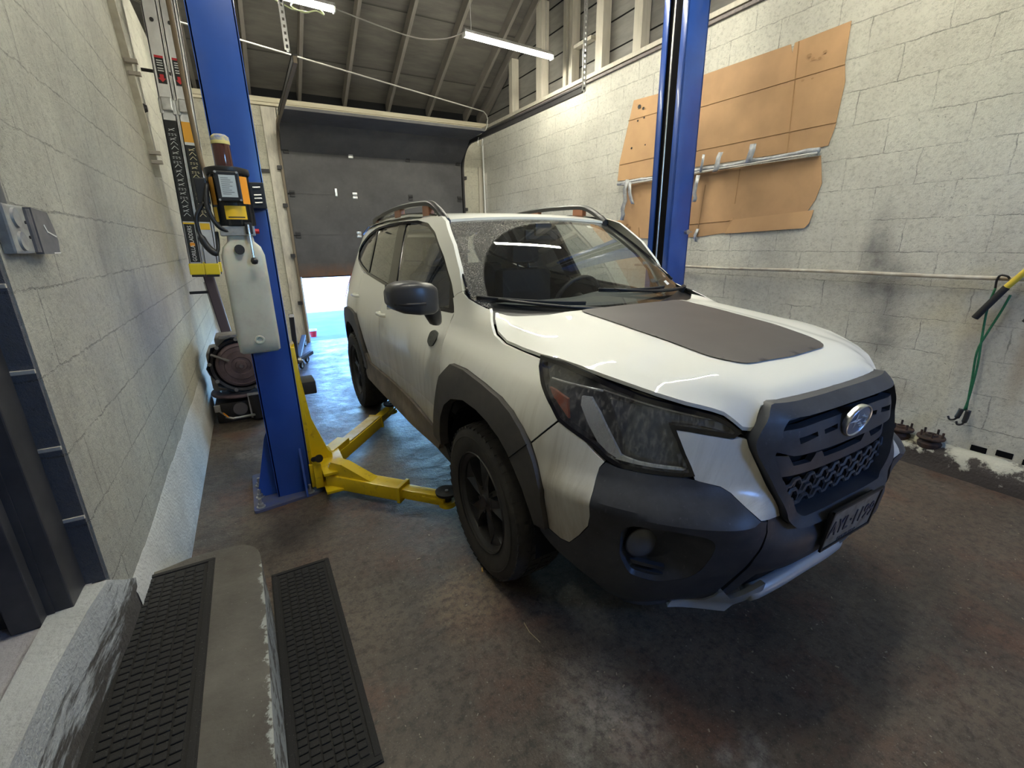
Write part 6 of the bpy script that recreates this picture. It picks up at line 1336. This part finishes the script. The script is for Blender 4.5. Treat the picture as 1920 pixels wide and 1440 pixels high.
def hubassy(x, y, lab, rz):
    t = thing('wheel_hub', (x, y, .118), lab, 'wheel hub', None, rz)
    obj('hub_barrel', MB().lathe([(0, 0), (.060, 0), (.064, .03), (.050, .05), (.045, .068), (0, .068)], (0, 0, 0), (0, 0, 1), 28), M_RUST, t, smooth=35, local=True)
    obj('hub_flange', MB().lathe([(0, .064), (.040, .064), (.072, .062), (.075, .070), (.072, .078), (.035, .080), (.032, .092), (.022, .094), (.020, .080), (0, .080)], (0, 0, 0), (0, 0, 1), 32), M_RUST, t, smooth=35, local=True)
    for k in range(5):
        a = 2*pi*k/5; obj('wheel_stud', MB().cyl((.056*cos(a), .056*sin(a), .075), (.056*cos(a), .056*sin(a), .115), .0065, n=8), M_RUST, t, smooth=35, local=True)
    return t
hubassy(3.775, 1.215, 'rusty wheel hub with studs on the kerb nearest the car bumper', .3)
hubassy(3.770, 1.045, 'rusty wheel hub with studs on the kerb nearest the dark wall holes', 1.0)
# ================================================================ mats and litter
def waffle(name, x0, x1, y0, y1, z, lab):
    t = thing(name, ((x0+x1)/2, (y0+y1)/2, z), lab, 'floor mat')
    obj('mat_base', MB().box((x0, y0, z), (x1, y1, z+.006), bev=.002), M_MAT, t)
    m = MB(); b = .022
    for a in ((x0+.004, y0+.004, x1-.004, y0+b), (x0+.004, y1-b, x1-.004, y1-.004), (x0+.004, y0+b, x0+b, y1-b), (x1-b, y0+b, x1-.004, y1-b)): m.box((a[0], a[1], z+.005), (a[2], a[3], z+.011), bev=.003)
    obj('mat_border', m, M_MAT, t)
    m = MB(); nx = 6; px = (x1-x0-2*b-.016)/nx; ny = int((y1-y0-2*b-.016)/(px*.82)); py = (y1-y0-2*b-.016)/ny; r = random.Random(5)
    for i in range(nx):
        for j in range(ny):
            xa = x0+b+.008+i*px; ya = y0+b+.008+j*py; sh = (i % 2)*py*.25
            if ya+sh+py > y1-b-.004: sh = 0
            m.box((xa+.002, ya+.002+sh, z+.005), (xa+px-.002, ya+py-.002+sh, z+.0115), bev=.003)
    obj('waffle_pads', m, M_MAT, t)
    return t
waffle('floor_mat', -.533, -.288, .78, 1.875, .30, 'black waffle rubber mat lying on top of the concrete step')
waffle('floor_mat', -.130, .120, 1.02, 2.075, .0, 'black waffle rubber mat lying on the floor beside the step')
r = random.Random(11); m = MB()
for k in range(520):
    x = r.uniform(.2, 3.5); y = r.uniform(-.1, 2.3); s_ = r.uniform(.0007, .0022)*(1.8 if r.random() < .06 else 1); a = r.uniform(0, pi); l_ = s_*r.uniform(1, 3)
    if .7 < x < 2.6 and y > .95: continue
    M = Matrix.Translation((x, y, .0012)) @ Matrix.Rotation(a, 4, 'Z'); m.box((-l_, -s_, -.001), (l_, s_, .0015), M)
tag(obj('floor_grit', m, simple('pale_grit', (.30, .26, .20), .8), loc=(0, 0, 0)), 'pale grit and crumbs scattered over the dark floor', 'grit', kind='stuff')
tag(obj('cigarette_butt', MB().cyl((.725, 1.60, .005), (.735, 1.625, .005), .004, n=10), simple('tan_filter', (.55, .33, .10), .7), smooth=35), 'small tan cigarette butt on the floor left of the front wheel', 'cigarette butt')
tag(obj('twig', MB().tube([(.74, 1.25, .003), (.735, 1.20, .003), (.745, 1.14, .003)], .0016, 5), simple('straw', (.38, .32, .20), .8), smooth=True), 'thin straw lying on the floor below the cigarette butt', 'straw')
